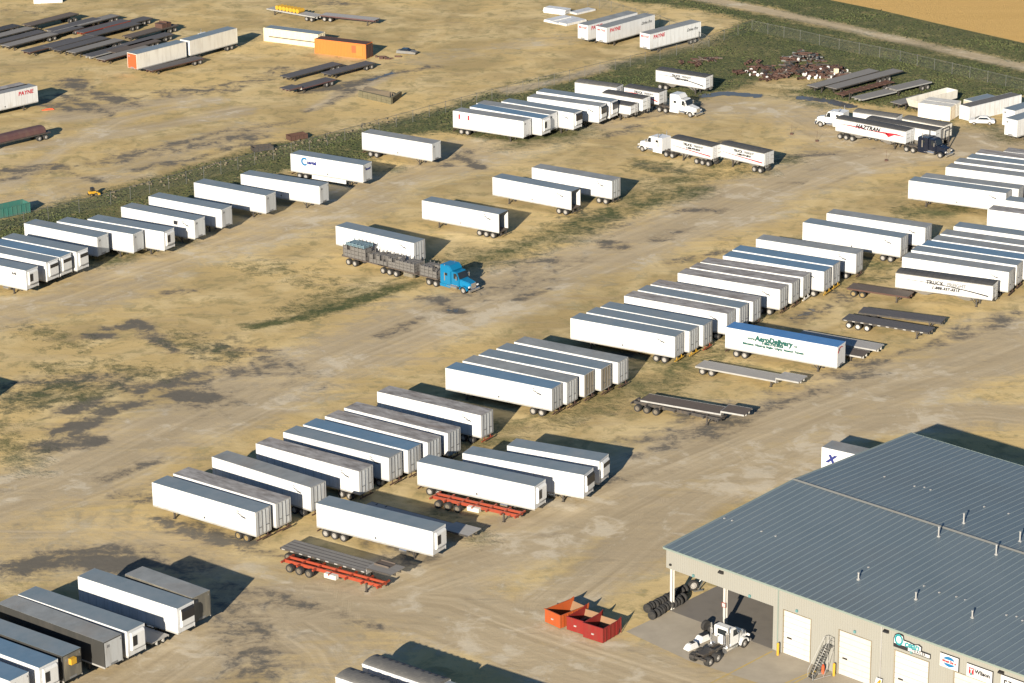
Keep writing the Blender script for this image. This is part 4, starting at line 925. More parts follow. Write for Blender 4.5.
flatbed('long grey lowboy on the grass, farthest left at upper right', FL['ra'], 'deck_grey', 'frame', group=G4, rear_right=True, ax=2)
flatbed('long grey flatbed in the middle on the grass at upper right', FL['rb'], 'deck_grey', 'frame', group=G4, rear_right=True, ax=3, axr=4)
flatbed('long two-level grey trailer with white wheels nearest the white containers', FL['rc'], 'deck_grey', 'rail', group=G4, rear_right=True, ax=2, step=-.25, steplen=9)
x, y, yaw, L = FL['rc']
flatbed('short grey flatbed behind the open white dump trailer', (FL['rd'][0]+.5, FL['rd'][1]+.5, 42, 8), 'deck_grey', 'frame', group=G4, rear_right=True)
flatbed('rusty bare chassis lying between the grey flatbeds on the grass', FL['rust'], frame='rust', bare=True, group=G4, rear_right=True)
# maroon tarped flatbed at the left edge
x, y, yaw, L = FL['mar']
t = flatbed('dark flatbed under a maroon tarp entering from the left edge', (x, y, 44, 13), 'deck_dark', 'frame', rear_right=True, zd=1.3)
prof = [(-1.28,1.31),(-1.25,2.0),(-.8,2.35),(0,2.45),(.8,2.35),(1.25,2.0),(1.28,1.31)]
put('tarped_load', MB().prismx(prof, -6.0, 5.6).mesh('tarped_load', 'maroon', bevel=.08), t)

# ------------------------------------------------------------------ truck tractors (front towards +x, origin under the middle)
def tractor(label, x, y, yaw, paintm='white2', sleeper='high', group='truck tractors', wb=5.9, stacks=True, name='truck_tractor'):
    t = thing(name, label, 'truck', (x, y, 0), yaw, group)
    fx = wb/2; rxs = (-wb/2+.65, -wb/2-.65)
    put('chassis', MB().box(-wb/2-1.3, fx+1.0, -.45, -.33, .75, 1.02).box(-wb/2-1.3, fx+1.0, .33, .45, .75, 1.02).box(-wb/2-.9, -wb/2+.9, -.5, .5, 1.02, 1.16).box(-wb/2-1.3, -wb/2-1.2, -1.1, 1.1, .7, .95)
        .cyl((fx, -.9, .5), (fx, .9, .5), .09, 8).cyl((rxs[0], -.9, .5), (rxs[0], .9, .5), .13, 8).cyl((rxs[1], -.9, .5), (rxs[1], .9, .5), .13, 8).mesh('chassis', 'frame'), t)
    for s in (-1, 1):
        wheel(t, fx, s, w=.3, y=1.08)
        for q in rxs: wheel(t, q, s, w=.6, y=.95)
        def fend():
            mb = MB(); n = 8; 
            for i in range(n):
                a0 = R(5+i*170/n); a1 = R(5+(i+1)*170/n)
                p = [(fx+r_*math.cos(a), .5+r_*math.sin(a)*.92) for r_, a in ((.64, a0), (.64, a1), (.74, a1), (.74, a0))]
                mb.prism(p, min(s*.85, s*1.26), max(s*.85, s*1.26))
            return mb.mesh('fender', paintm)
        put('fender', fend(), t)
        put('fuel_tank', MB().cyl((-.9+fx-2.2, s*.95, .68), (fx-1.2, s*.95, .68), .30, 14).box(fx-3.2, fx-1.1, s*.95-.2, s*.95+.2, .96, 1.0).mesh('fuel_tank', 'chrome'), t)
        if stacks: put('exhaust_stack', MB().cyl((-.55 if sleeper != 'day' else fx-2.75, s*1.12, .9), (-.55 if sleeper != 'day' else fx-2.75, s*1.12, 3.85 if sleeper != 'day' else 3.2), .07, 10).cyl((-.55 if sleeper != 'day' else fx-2.75, s*1.12, 1.4), (-.55 if sleeper != 'day' else fx-2.75, s*1.12, 2.6), .13, 10).mesh('exhaust_stack', 'chrome'), t)
        put('headlight', MB().box(fx+.92, fx+1.03, min(s*.75, s*1.1), max(s*.75, s*1.1), 1.02, 1.25).mesh('headlight', 'signwhite'), t)
        put('mirror', MB().box(fx-1.1, fx-.98, min(s*1.35, s*1.52), max(s*1.35, s*1.52), 1.9, 2.5).box(fx-1.08, fx-1.02, min(s*1.1, s*1.4), max(s*1.1, s*1.4), 2.4, 2.44).mesh('mirror', 'chrome'), t)
    # hood
    put('hood', MB().hexa([(fx-.95,-.95,.95),(fx+1.0,-.78,.95),(fx+1.0,.78,.95),(fx-.95,.95,.95),(fx-.95,-.92,1.95),(fx+.85,-.68,1.62),(fx+.85,.68,1.62),(fx-.95,.92,1.95)]).mesh('hood', paintm, bevel=.09), t)
    put('grille', MB().box(fx+.96, fx+1.04, -.52, .52, .75, 1.55).mesh('grille', 'chrome'), t)
    put('bumper', MB().box(fx+1.0, fx+1.22, -1.2, 1.2, .38, .72).mesh('bumper', 'chrome', bevel=.04), t)
    # cab
    cb = fx-2.35; top = 2.85 if sleeper == 'day' else 2.95
    cab = put('cab', MB().prism([(cb, .85), (fx-.85, .85), (fx-.85, 1.93), (fx-1.3, top-.1), (fx-1.5, top), (cb, top+.03)], -1.08, 1.08).mesh('cab', paintm, bevel=.07), t)
    put('windshield', MB().hexa([(fx-.84,-.93,1.98),(fx-.80,-.93,1.98),(fx-.80,.93,1.98),(fx-.84,.93,1.98),(fx-1.27,-.88,top-.12),(fx-1.22,-.88,top-.12),(fx-1.22,.88,top-.12),(fx-1.27,.88,top-.12)]).mesh('windshield', 'glass'), cab)
    for s in (-1, 1):
        put('side_window', MB().prism([(cb+.5, 1.95), (fx-1.02, 1.95), (fx-1.35, top-.2), (cb+.5, top-.2)], min(s*1.075, s*1.10), max(s*1.075, s*1.10)).mesh('side_window', 'glass'), cab)
    if sleeper != 'day':
        sl = cb-2.0
        zt = 3.75 if sleeper == 'high' else 3.1
        put('sleeper', MB().prism([(sl, .85), (cb-.02, .85), (cb-.02, top), (cb+.35, top+.1) if sleeper == 'high' else (cb-.02, top+.02), (cb-.25, zt) if sleeper == 'high' else (cb-.1, zt), (sl, zt-.05)], -1.2, 1.2).mesh('sleeper', paintm, bevel=.08), t)
        put('side_window', MB().box(sl+.85, sl+1.4, -1.215, -1.195, 2.2, 2.6).box(sl+.85, sl+1.4, 1.195, 1.215, 2.2, 2.6).mesh('side_window', 'glass'), t)
        put('side_skirt', MB().box(sl, cb-.05, -1.24, -1.18, .45, .88).box(sl, cb-.05, 1.18, 1.24, .45, .88).mesh('side_skirt', paintm), t)
    else:
        put('rear_window', MB().box(cb-.02, cb-.005, -.6, .6, 2.0, 2.6).mesh('rear_window', 'glass'), cab)
        put('air_tanks', MB().cyl((cb-.35,-.9,1.0),(cb-.35,-.9,2.5),.16,10).cyl((cb-.35,-.5,1.0),(cb-.35,-.5,2.2),.10,8).box(cb-.5,cb-.1,.2,.9,1.05,1.9).mesh('air_tanks', 'chrome'), t)
    return t
def ahead(T, d, lateral=0, sgn=1):      # a point d metres past the right (+) or left (-) end of a trailer
    x, y, yaw, L = T; c, s = math.cos(R(yaw)), math.sin(R(yaw))
    q = sgn*(L/2+d); return (x+c*q-s*lateral, y+s*q+c*lateral)
# blue truck with three loaded decks
byaw = -39.3; c_, s_ = math.cos(R(byaw)), math.sin(R(byaw))
def along(d, lat=1.1):                  # measured from the rear wheels of the train
    return (-24.28+c_*d-s_*lat, 398.13+s_*d+c_*lat)
fxw = 22.4
px_, py_ = along(fxw-2.95)
tractor('bright blue tractor with high sleeper at the head of the loaded decks', px_, py_, byaw, 'blue_cab', 'high')
segs = [(-1.3, 7.8, 2, 0.0), (6.0, 13.6, 3, 6.9), (14.0, 17.6, 0, 0)]
labs = ['low flatbed carrying grey bundles at the very tail of the blue truck', 'middle three-axle flatbed carrying grey bundles behind the blue truck', 'short deck with grey bundles right behind the blue cab']
def bundle(label, d0, d1, h, mat, z=1.3, w=2.3):
    cx, cy = along((d0+d1)/2); l = (d1-d0)/2
    mb = MB(); n = max(2, int(round((d1-d0)/.75)))
    for i in range(n):
        for j in range(3):
            drop = random.choice((0,0,0,1)) if h > 1 else 0
            for k in range(max(2, int(h/.45))-drop):
                a = -l+i*(2*l)/n; jz = random.uniform(-.05, .05)
                kz = h/max(2, int(h/.45))
                mb.box(a+.04+jz, a+2*l/n-.05+jz, -w/2+j*w/3+.04, -w/2+(j+1)*w/3-.05, k*kz+.02, (k+1)*kz-.05)
    for i in range(n+1):
        a = -l+i*(2*l)/n
        for s in (-1, 1): mb.box(a-.05, a+.05, s*w/2-.04, s*w/2+.05, 0, h+.15)
    return thing('bundle_stack', label, 'load', (cx, cy, z), byaw, 'bundles loaded on the blue truck decks', me=mb.mesh('bundle_stack', mat))
for (a, b, n, w0), lab in zip(segs, labs):
    cx, cy = along((a+b)/2); L_b = b-a
    t = thing('deck_trailer', lab, 'trailer', (cx, cy, 0), byaw, 'decks coupled behind the blue truck')
    put('deck', MB().box(-L_b/2, L_b/2, -1.27, 1.27, 1.18, 1.29).mesh('deck', 'deck_brown'), t)
    put('frame', MB().box(-L_b/2-.6, L_b/2+.3, -.5, -.36, .85, 1.17).box(-L_b/2-.6, L_b/2+.3, .36, .5, .85, 1.17).mesh('frame', 'frame'), t)
    if n: axles(t, [w0+i*1.28-(a+b)/2 for i in range(n)])
    if n == 3: put('tool_box', MB().box(1.2, 3.0, -1.25, -.7, .55, 1.1).mesh('tool_box', 'chrome'), t)
bundle('grey bundle topped with blue wrap, first at the tail of the blue truck', -1.0, 3.4, 1.7, 'load')
bundle('brownish bundle stack, second from the tail of the blue truck', 4.2, 7.6, 1.3, 'load')
bundle('grey bundle stack on the middle deck of the blue truck', 7.9, 13.0, 1.35, 'load')
bundle('grey bundle stack right behind the blue cab', 14.2, 17.3, 1.5, 'load')
bundle('blue-grey wrapped rolls lying on top of the rearmost bundle', -.6, 3.0, .45, 'load_b', 3.02, 1.9)
# other tractors
x, y = ahead(TRAILERS['hop3'], 3.4, 0, -1); tractor('white tractor with tall stacks facing left with two grain trailers', x, y, TRAILERS['hop3'][2]+180, 'white2', 'low')
x, y = ahead(TRAILERS['hop5b'], 3.6); tractor('white streamlined tractor facing right at the end of the grass-edge cluster', x, y, TRAILERS['hop5b'][2], 'white2', 'high', stacks=False)
x, y = ahead(TRAILERS['haz'], 3.7); tractor('dark navy long-nosed tractor pulling the red-lettered grain trailer', x, y, TRAILERS['haz'][2]+1, 'navy_cab', 'low')
x, y = ahead(TRAILERS['wh1'], 3.3, 0, -1); tractor('white tractor facing left behind the red-lettered grain trailer', x, y, TRAILERS['wh1'][2]+180, 'white2', 'low')
x, y = ahead(TRAILERS['or2'], -3.4, 3.6); tractor('white tractor half hidden ahead of the old cream trailers', x, y, TRAILERS['or2'][2], 'white2', 'low')
tractor('white day-cab tractor without trailer parked before the open workshop bay', 21.45, 264.7, 48.0, 'white2', 'day', wb=5.2)
# black portal frame behind navy truck
x, y = ahead(TRAILERS['haz2'], 1.2)
t = thing('portal_frame', 'tall thin black frame standing at the nose of the hidden grain trailer', 'frame', (x, y, 0), TRAILERS['haz2'][2], me=MB().box(-.08,.08,-1.35,-1.2,0,4.1).box(-.08,.08,1.2,1.35,0,4.1).box(-.08,.08,-1.2,1.2,3.95,4.1).mesh('portal_frame', 'frame'))

# ------------------------------------------------------------------ car
def car():
    x, y = SPOTS['car'][0]
    t = thing('parked_car', 'small white sedan parked beside the long white container', 'car', (x, y+.4, 0), 172)
    low = [(-2.2,.35),(2.15,.35),(2.25,.6),(2.05,.82),(1.1,.93),(-1.5,.95),(-2.2,.88),(-2.28,.6)]
    put('body', MB().prism(low, -.88, .88).mesh('body', 'white2', bevel=.07), t)
    put('roof', MB().hexa([(-1.55,-.80,.93),(1.15,-.80,.93),(1.15,.80,.93),(-1.55,.80,.93),(-.95,-.62,1.42),(.35,-.62,1.42),(.35,.62,1.42),(-.95,.62,1.42)]).mesh('roof', 'white2', bevel=.06), t)
    for s in (-1, 1):
        put('side_window', MB().hexa([(-1.3,s*.80,.98),(.95,s*.80,.98),(.95,s*.79,.98),(-1.3,s*.79,.98),(-.9,s*.665,1.34),(.35,s*.665,1.34),(.35,s*.65,1.34),(-.9,s*.65,1.34)]).mesh('side_window', 'glass'), t)
        for xx in (-1.35, 1.35):
            o = put('wheel', tyre_me(.22, .32), t, (xx, s*.80, .32)); put('rim', rim_me(s, .22, .32), o)
    put('windshield', MB().hexa([(1.14,-.7,.96),(1.19,-.7,.96),(1.19,.7,.96),(1.14,.7,.96),(.40,-.55,1.37),(.46,-.55,1.37),(.46,.55,1.37),(.40,.55,1.37)]).mesh('windshield', 'glass'), t)
    put('rear_window', MB().hexa([(-1.58,-.7,.97),(-1.53,-.7,.97),(-1.53,.7,.97),(-1.58,.7,.97),(-1.04,-.55,1.37),(-.98,-.55,1.37),(-.98,.55,1.37),(-1.04,.55,1.37)]).mesh('rear_window', 'glass'), t)
car()

# ------------------------------------------------------------------ containers, sheds, dump trailer
def container(label, x, y, yaw, L, W, H, mat, endmat=None, roofmat='roof_light', name='shipping_container', z=0, corr=True, doors_left=False):
    t = thing(name, label, 'container', (x, y, z), yaw)
    def mk():
        mb = MB(); mb.box(-L/2+.04, L/2-.04, -W/2+.04, W/2-.04, .05, H-.03)
        n = int(L/.35)
        if corr:
            for i in range(n):
                for s in (-1, 1):
                    xx = -L/2+.2+i*(L-.4)/n; mb.box(xx, xx+.16, min(s*(W/2-.04), s*W/2), max(s*(W/2-.04), s*W/2), .15, H-.15)
        for sx in (-1, 1):
            for sy in (-1, 1): mb.box(sx*(L/2-.07)-.07, sx*(L/2-.07)+.07, sy*(W/2-.065)-.07, sy*(W/2-.065)+.07, 0, H)
        for sy in (-1, 1):
            mb.box(-L/2, L/2, sy*(W/2-.05)-.05, sy*(W/2-.05)+.05, 0, .14); mb.box(-L/2, L/2, sy*(W/2-.05)-.05, sy*(W/2-.05)+.05, H-.13, H-.005)
        return mb.mesh('body', mat)
    put('body', mk(), t)
    put('roof', MB().box(-L/2+.1, L/2-.1, -W/2+.1, W/2-.1, H-.03, H+.01).mesh('roof', roofmat), t)
    e = -1 if doors_left else 1
    for s in (-1, 1):
        mb = MB(); mb.box(e*L/2-.045, e*L/2+.02, min(s*.03, s*(W/2-.12)), max(s*.03, s*(W/2-.12)), .16, H-.16)
        for q in (.3, .85): mb.cyl((e*(L/2+.05), s*q, .12), (e*(L/2+.05), s*q, H-.12), .03, 6)
        put('door', mb.mesh('door', endmat or mat), t)
    return t
x, y, yaw, L = FL['ocont']
t = container('bright orange shipping container with a darker red square on its side', x, y, -28, 11.6, 2.6, 2.9, 'orange_c', 'rust', 'rust')
put('side_patch', MB().box(2.6,3.6,-1.33,-1.305,1.0,2.4).mesh('side_patch', 'redend'), t); put('side_patch', MB().box(3.6,5.0,-1.325,-1.305,.5,2.5).mesh('side_patch', 'orange_c'), t)
x, y, yaw, L = FL['wcont']
t = container('long cream container with a dark horizontal stripe left of the orange one', x, y, -30, 13.0, 2.6, 2.7, 'cream_c', None, 'roof_dark')
put('stripe', MB().box(-5.2,6.4,-1.33,-1.305,.95,1.15).mesh('stripe', 'frame'), t)
x, y, yaw, L = FL['cont1']
bx0, by0 = -math.sin(R(-31)), math.cos(R(-31))
container('corrugated white container facing the camera beside the dump trailer', x, y, -31, 6.1, 2.44, 2.6, 'creamwhite', 'rustwhite', 'creamwhite')
container('corrugated white container directly behind the camera-facing one', x+bx0*2.5, y+by0*2.5, -31, 6.1, 2.44, 2.6, 'creamwhite', None, 'creamwhite')
x, y, yaw, L = FL['cont2']
container('long white container with dark roof running to the right edge', x, y, 38, 13.4, 2.44, 2.6, 'white', 'creamwhite', 'tarp_grey', doors_left=True, corr=False)
container('rust-streaked white container wedged between the corrugated and the long one', x-2.6*math.cos(R(-52)), y-2.6*math.sin(R(-52))-.4, 38, 6.1, 2.3, 2.55, 'creamwhite', 'rustwhite', 'roof_dark', doors_left=True)
x, y, yaw, L = FL['dump']
t = thing('dump_trailer', 'open white dump trailer with rusty inside and slanted front on the grass', 'trailer', (x, y, 0), 41.5)
hl = 5.6
put('body', MB().hexa([(-hl+.8,-1.2,1.1),(hl,-1.2,1.1),(hl,-1.14,1.1),(-hl+.8,-1.14,1.1),(-hl,-1.28,2.6),(hl,-1.28,2.6),(hl,-1.2,2.6),(-hl,-1.2,2.6)]).hexa([(-hl+.8,1.14,1.1),(hl,1.14,1.1),(hl,1.2,1.1),(-hl+.8,1.2,1.1),(-hl,1.2,2.6),(hl,1.2,2.6),(hl,1.28,2.6),(-hl,1.28,2.6)])
    .hexa([(-hl+.8,-1.14,1.1),(-hl+.88,-1.14,1.1),(-hl+.88,1.14,1.1),(-hl+.8,1.14,1.1),(-hl,-1.2,2.6),(-hl+.08,-1.2,2.6),(-hl+.08,1.2,2.6),(-hl,1.2,2.6)]).box(hl-.08,hl,-1.14,1.14,1.1,2.6).mesh('body', 'creamwhite'), t)
put('floor', MB().box(-hl+.88, hl-.08, -1.14, 1.14, 1.1, 1.2).mesh('floor', 'bin_in'), t)
put('chassis', MB().box(-hl+.5, hl, -.5, -.38, .8, 1.09).box(-hl+.5, hl, .38, .5, .8, 1.09).mesh('chassis', 'frame'), t)
axles(t, [3.2, 4.5]); legs(t, -3.0, 1.0)
# white slabs and boxes behind the lettered trailers
P_ = SPOTS['slabs']
sl = [('stack of white building panels lying farthest left at the top edge', P_[0], 5.2, 2.2, 1.1), ('white panel slab, nearest of three beside the lettered trailers', P_[1], 6.5, 2.4, .35), ('white panel slab at the back beside the top fence', P_[2], 5.5, 2.2, .4)]
for lab, (x, y), l, w, h in sl:
    mb = MB(); n = max(1, int(h/.25))
    for i in range(n): mb.box(-l/2+random.uniform(-.15,.15), l/2+random.uniform(-.15,.15), -w/2, w/2, i*h/n+.02, (i+1)*h/n-.02)
    thing('panel_stack', lab, 'panels', (x, y+1, 0), -32 if h > .5 else 44, 'white panel stacks', me=mb.mesh('panel_stack', 'white'))
for i, lab in enumerate(['low white slab touching the leftmost lettered trailer', 'long white slab behind the leftmost lettered trailer']):
    x, y = P_[4+i]; thing('panel_stack', lab, 'panels', (x-3.4, y+3.6, 0), 44, 'white panel stacks', me=MB().box(-3,3,-1.1,1.1,.05,.3).box(-2.9,2.8,-1.1,1.05,.32,.5).mesh('panel_stack', 'white'))
x, y = SPOTS['whitetop'][0]; thing('panel_stack', 'white slab cut by the top edge at far left', 'panels', (x, y, 0), 10, me=MB().box(-3,3,-1.2,1.2,.02,.9).box(-3.05,3.05,-1.25,1.25,.9,1.0).mesh('panel_stack', 'white'))

# ------------------------------------------------------------------ dumpsters and bins by the west fence
x0, y0 = SPOTS['teal'][0]; x1, y1 = SPOTS['teal'][1]
def skip(label, x, y, yaw, L, W, H, mat, inside='bin_in'):
    t = thing('dumpster', label, 'dumpster', (x, y, 0), yaw)
    mb = MB().box(-L/2,L/2,-W/2,-W/2+.06,.1,H).box(-L/2,L/2,W/2-.06,W/2,.1,H).box(-L/2,-L/2+.06,-W/2+.06,W/2-.06,.1,H).box(L/2-.06,L/2,-W/2+.06,W/2-.06,.1,H)
    for i in range(int(L/.8)+1):
        xx = -L/2+.05+i*(L-.1)/int(L/.8)
        for s in (-1, 1): mb.box(xx-.05, xx+.05, min(s*W/2, s*(W/2+.07)), max(s*W/2, s*(W/2+.07)), .1, H)
    mb.box(-L/2-.03, L/2+.03, -W/2-.09, -W/2+.02, H-.06, H+.05).box(-L/2-.03, L/2+.03, W/2-.02, W/2+.09, H-.06, H+.05)
    put('body', mb.mesh('body', mat), t)
    put('floor', MB().box(-L/2+.06, L/2-.06, -W/2+.06, W/2-.06, .1, .35).mesh('floor', inside), t); return t
skip('teal roll-off dumpster with ribbed side at the left edge by the fence', x1-2.4, y1-1.0, 38, 6.5, 2.3, 1.7, 'teal')
(x0, y0), (x1, y1) = SPOTS['binbrown']; skip('small brown bin standing in the rubble beside the fence', (x0+x1)/2, (y0+y1)/2+1.2, 32, 3.4, 1.6, .9, 'rust')
(x0, y0), (x1, y1) = SPOTS['bindark']; skip('low dark bin left of the small brown one beside the fence', (x0+x1)/2, (y0+y1)/2+1.4, 20, 3.6, 1.6, .8, 'frame')
x, y = SPOTS['yellow'][0]
t = thing('skid_loader', 'tiny yellow loader parked in the grass beside the west fence', 'loader', (x, y+.8, 0), 30); t.scale = (.72,.72,.72)
put('body', MB().box(-.9,.7,-.55,.55,.5,1.1).mesh('body', 'yellow', bevel=.05), t); put('cab', MB().box(-.4,.4,-.5,.5,1.1,1.9).mesh('cab', 'black', bevel=.05), t)
put('bucket', MB().prism([(.9,.1),(1.6,.1),(1.5,.6),(.9,.7)], -.8, .8).mesh('bucket', 'yellow'), t); put('arm', MB().box(-.8,1.1,-.75,-.6,.7,.9).box(-.8,1.1,.6,.75,.7,.9).mesh('arm', 'yellow'), t)
for xx in (-.6,.5):
    for s in (-1, 1): o = put('wheel', tyre_me(.25,.36), t, (xx, s*.72, .36)); put('rim', rim_me(s,.25,.36,'rim_y'), o)
# loading ramp of earth
P_ = SPOTS['ramp']
x0, y0 = P_[0]; x1, y1 = P_[1]; x2, y2 = P_[2]
t = thing('loading_ramp', 'low sandy earth loading ramp with mossy block wall in the far lot', 'ramp', (0,0,0))
put('earth_fill', MB().hexa([(x0+.6,y0+.3,-.05),(x1,y1+.3,-.05),(x2,y2,-.05),(-26.5,507,-.05),(x0+.6,y0+.3,1.15),(x1,y1+.3,1.15),(x2-2,y2+.5,.9),(-27,505,.2)]).mesh('earth_fill', 'soil', bevel=.25), t)
mb = MB(); dx, dy = x1-x0, y1-y0; l = math.hypot(dx, dy); ux, uy = dx/l, dy/l
def wallrun(ax, ay, bx, by, h):
    l = math.hypot(bx-ax, by-ay); n = int(l/1.2); ux, uy = (bx-ax)/l, (by-ay)/l
    for i in range(n):
        for k in range(2):
            a = i*l/n+.03; b = (i+1)*l/n-.03; z0 = k*h/2; z1 = (k+1)*h/2-.03
            p = [(ax+ux*a, ay+uy*a), (ax+ux*b, ay+uy*b), (ax+ux*b-uy*.5, ay+uy*b+ux*.5), (ax+ux*a-uy*.5, ay+uy*a+ux*.5)]
            mb.hexa([(q[0], q[1], z0) for q in p]+[(q[0], q[1], z1) for q in p])
wallrun(x0, y0, x1, y1, 1.25); wallrun(x1, y1, x2, y2, 1.1)
put('block_wall', mb.mesh('block_wall', 'berm'), t)
# wreck and debris in the far lot
x, y = SPOTS['wreck'][0]
t = thing('scrap_car', 'grey wrecked car on the sand right of the orange container', 'car', (x, y, 0), -20)
put('body', MB().prism([(-2,.2),(2,.2),(2.1,.55),(1.0,.75),(-1.9,.78)], -.8, .8).mesh('body', 'wreck', bevel=.06), t); put('roof', MB().hexa([(-1.4,-.7,.76),(.8,-.7,.76),(.8,.7,.76),(-1.4,.7,.76),(-.9,-.55,1.15),(.2,-.55,1.15),(.2,.55,1.15),(-.9,.55,1.15)]).mesh('roof', 'glass'), t)
mb = MB()
for i in range(14):
    a = random.uniform(-4, 1.5); b = random.uniform(-1.2, .8); mb.box(a, a+random.uniform(.3,1.2), b, b+.3, 0, random.uniform(.15,.5))
thing('scrap_heap', 'low reddish scrap heap between orange container and wrecked car', 'scrap', (x-2.6, y-3.2, 0), 0, me=mb.mesh('scrap_heap', 'rust'))
x, y = SPOTS['reddeb'][0]
thing('red_plank', 'small bright red plank lying on the sand at upper left', 'plank', (x, y, 0), 15, me=MB().box(-1.1,1.1,-.15,.15,0,.12).box(-.5,.9,.12,.4,0,.2).mesh('red_plank', 'redend'))

# ------------------------------------------------------------------ marker stakes
for i, (x, y) in enumerate(SPOTS['stakes']):
    t = thing('marker_stake', ['thin stake on a small brown block, leftmost of three on the yard', 'thin stake on a small brown block, middle of three on the yard', 'thin stake on a brown block nearest the navy tractor'][i], 'stake', (x, y, 0), 0, 'stakes standing on the yard')
    put('block', MB().box(-.25,.25,-.2,.2,0,.28).mesh('block', 'rust'), t); put('pole', MB().cyl((0,0,.28),(0,0,1.9),.02,6).mesh('pole', 'rust'), t)

# ------------------------------------------------------------------ scrap axles
def axle_proto():
    t = thing('salvaged_axle', 'rusty salvaged trailer axle with white hubs in the scrap rows by the fence', 'axle', (0,0,0), 0, 'salvaged axles in the scrap rows')
    put('beam', MB().cyl((0,-1.0,.35),(0,1.0,.35),.11,8).box(-.5,.5,-.6,-.5,.3,.5).box(-.5,.5,.5,.6,.3,.5).box(-.14,.14,-.45,.45,.22,.55).mesh('beam', 'rust'), t)
    for s in (-1, 1): put('hub', MB().cyl((0,s*.95,.35),(0,s*1.12,.35),.30,10).cyl((0,s*1.12,.35),(0,s*1.2,.35),.12,8).mesh('hub', 'signwhite'), t)
    return t
DULL = MB().cyl((0,.95,.35),(0,1.12,.35),.24,10).cyl((0,-1.12,.35),(0,-.95,.35),.24,10).mesh('hub', 'rust')
ap = axle_proto(); ap2 = None; first = True
spots = []
for (cx, cy, n, sx, sy) in ((44.3,511.8,7,2.6,1.8),(52.0,508.6,12,4.6,1.8),(55.5,512.5,14,4.6,2.4),(50,514.5,8,4.0,2.2),(60,509.5,7,2.4,2.0),(61.5,514.0,6,2,2),(34.6,519.5,4,2.0,1.5),(54,521,4,1.4,1.2),(46,519.0,4,3,2)):
    for _ in range(n): spots.append((cx+random.uniform(-sx,sx), cy+random.uniform(-sy,sy)))
for x, y in spots:
    if first: o = ap; first = False
    elif random.random() < .62:
        o = ap.copy(); COL.objects.link(o); o['label'] = 'rusty salvaged trailer axle with dull brown hubs in the scrap rows by the fence'; o['group'] = 'dull-hubbed axles in the scrap rows'
        for c in ap.children:
            d = c.copy(); d.parent = o; COL.objects.link(d)
            if c.name.startswith('hub'): d.data = DULL
    else:
        o = ap.copy(); COL.objects.link(o)
        for c in ap.children:
            d = c.copy(); d.parent = o; COL.objects.link(d)
    o.location = (x, y, random.choice((0,0,0,.35))); o.rotation_euler = (random.uniform(-.1,.1), 0, random.uniform(0, 3.14))
def scrap(label, x, y, w, d, h, mats, n):
    t = thing('scrap_heap', label, 'scrap', (x, y, 0), 0)
    for m in mats:
        mb = MB()
        for _ in range(n):
            a = random.uniform(-w, w); b = random.uniform(-d, d); z = random.uniform(0, h)*max(.2, 1-(a/w)**2)
            l = random.uniform(.3, 1.3); an = random.uniform(0, 3.14); c, s = math.cos(an)*l, math.sin(an)*l
            mb.hexa([(a-c,b-s,z),(a+c,b+s,z),(a+c-s*.2,b+s+c*.2,z),(a-c-s*.2,b-s+c*.2,z),(a-c,b-s,z+.2),(a+c,b+s,z+.25),(a+c-s*.2,b+s+c*.2,z+.25),(a-c-s*.2,b-s+c*.2,z+.2)])
        put('scrap_pieces', mb.mesh('scrap_pieces', m), t)
    return t
scrap('brown heap of scrap metal at the top of the axle rows', 56.5, 522.5, 3.4, 2.0, 1.6, ['rust', 'steel'], 45)
scrap('dark rusty scrap heap in the middle of the axle rows', 55.5, 513.5, 7.5, 4.0, .9, ['rust', 'frame'], 90)
scrap('rusty scrap with a pale yellow box at the right of the axle rows', 62, 508.5, 3, 2.2, .8, ['rust', 'deck_grey'], 40)
thing('yellow_cabinet', 'pale yellow steel cabinet standing among the scrap axles', 'cabinet', (61.2, 508.9, 0), 20, me=MB().box(-.35,.35,-.35,.35,0,1.7).box(-.5,.6,-.4,.4,0,.4).box(-.30,.30,-.37,-.35,.5,1.6).mesh('yellow_cabinet', 'cream_c'))
scrap('thin scatter of rusty scrap beside the corner fence', 37.8, 523.3, 2.2, 1.5, .5, ['rust', 'deck_brown'], 10)
mb = MB()
for _ in range(170):
    k = random.random(); x = -66+k*46; y = 433.4+k*1.02*46+random.gauss(0,1.5)+2.2+1.2*math.sin(k*23)
    s = random.uniform(.08,.30); mb.hexa([(x-s,y-s*.6,0),(x+s*.8,y-s,0),(x+s,y+s,0),(x-s*.7,y+s*.8,0),(x-s*.6,y-s*.4,s),(x+s*.5,y-s*.6,s*1.1),(x+s*.6,y+s*.6,s*.9),(x-s*.5,y+s*.5,s*.8)])
o = put('rubble', mb.mesh('rubble', 'rubblemat')); o['kind'] = 'stuff'; tag(o, 'broken rubble strewn along the outer side of the west fence', 'rubble')

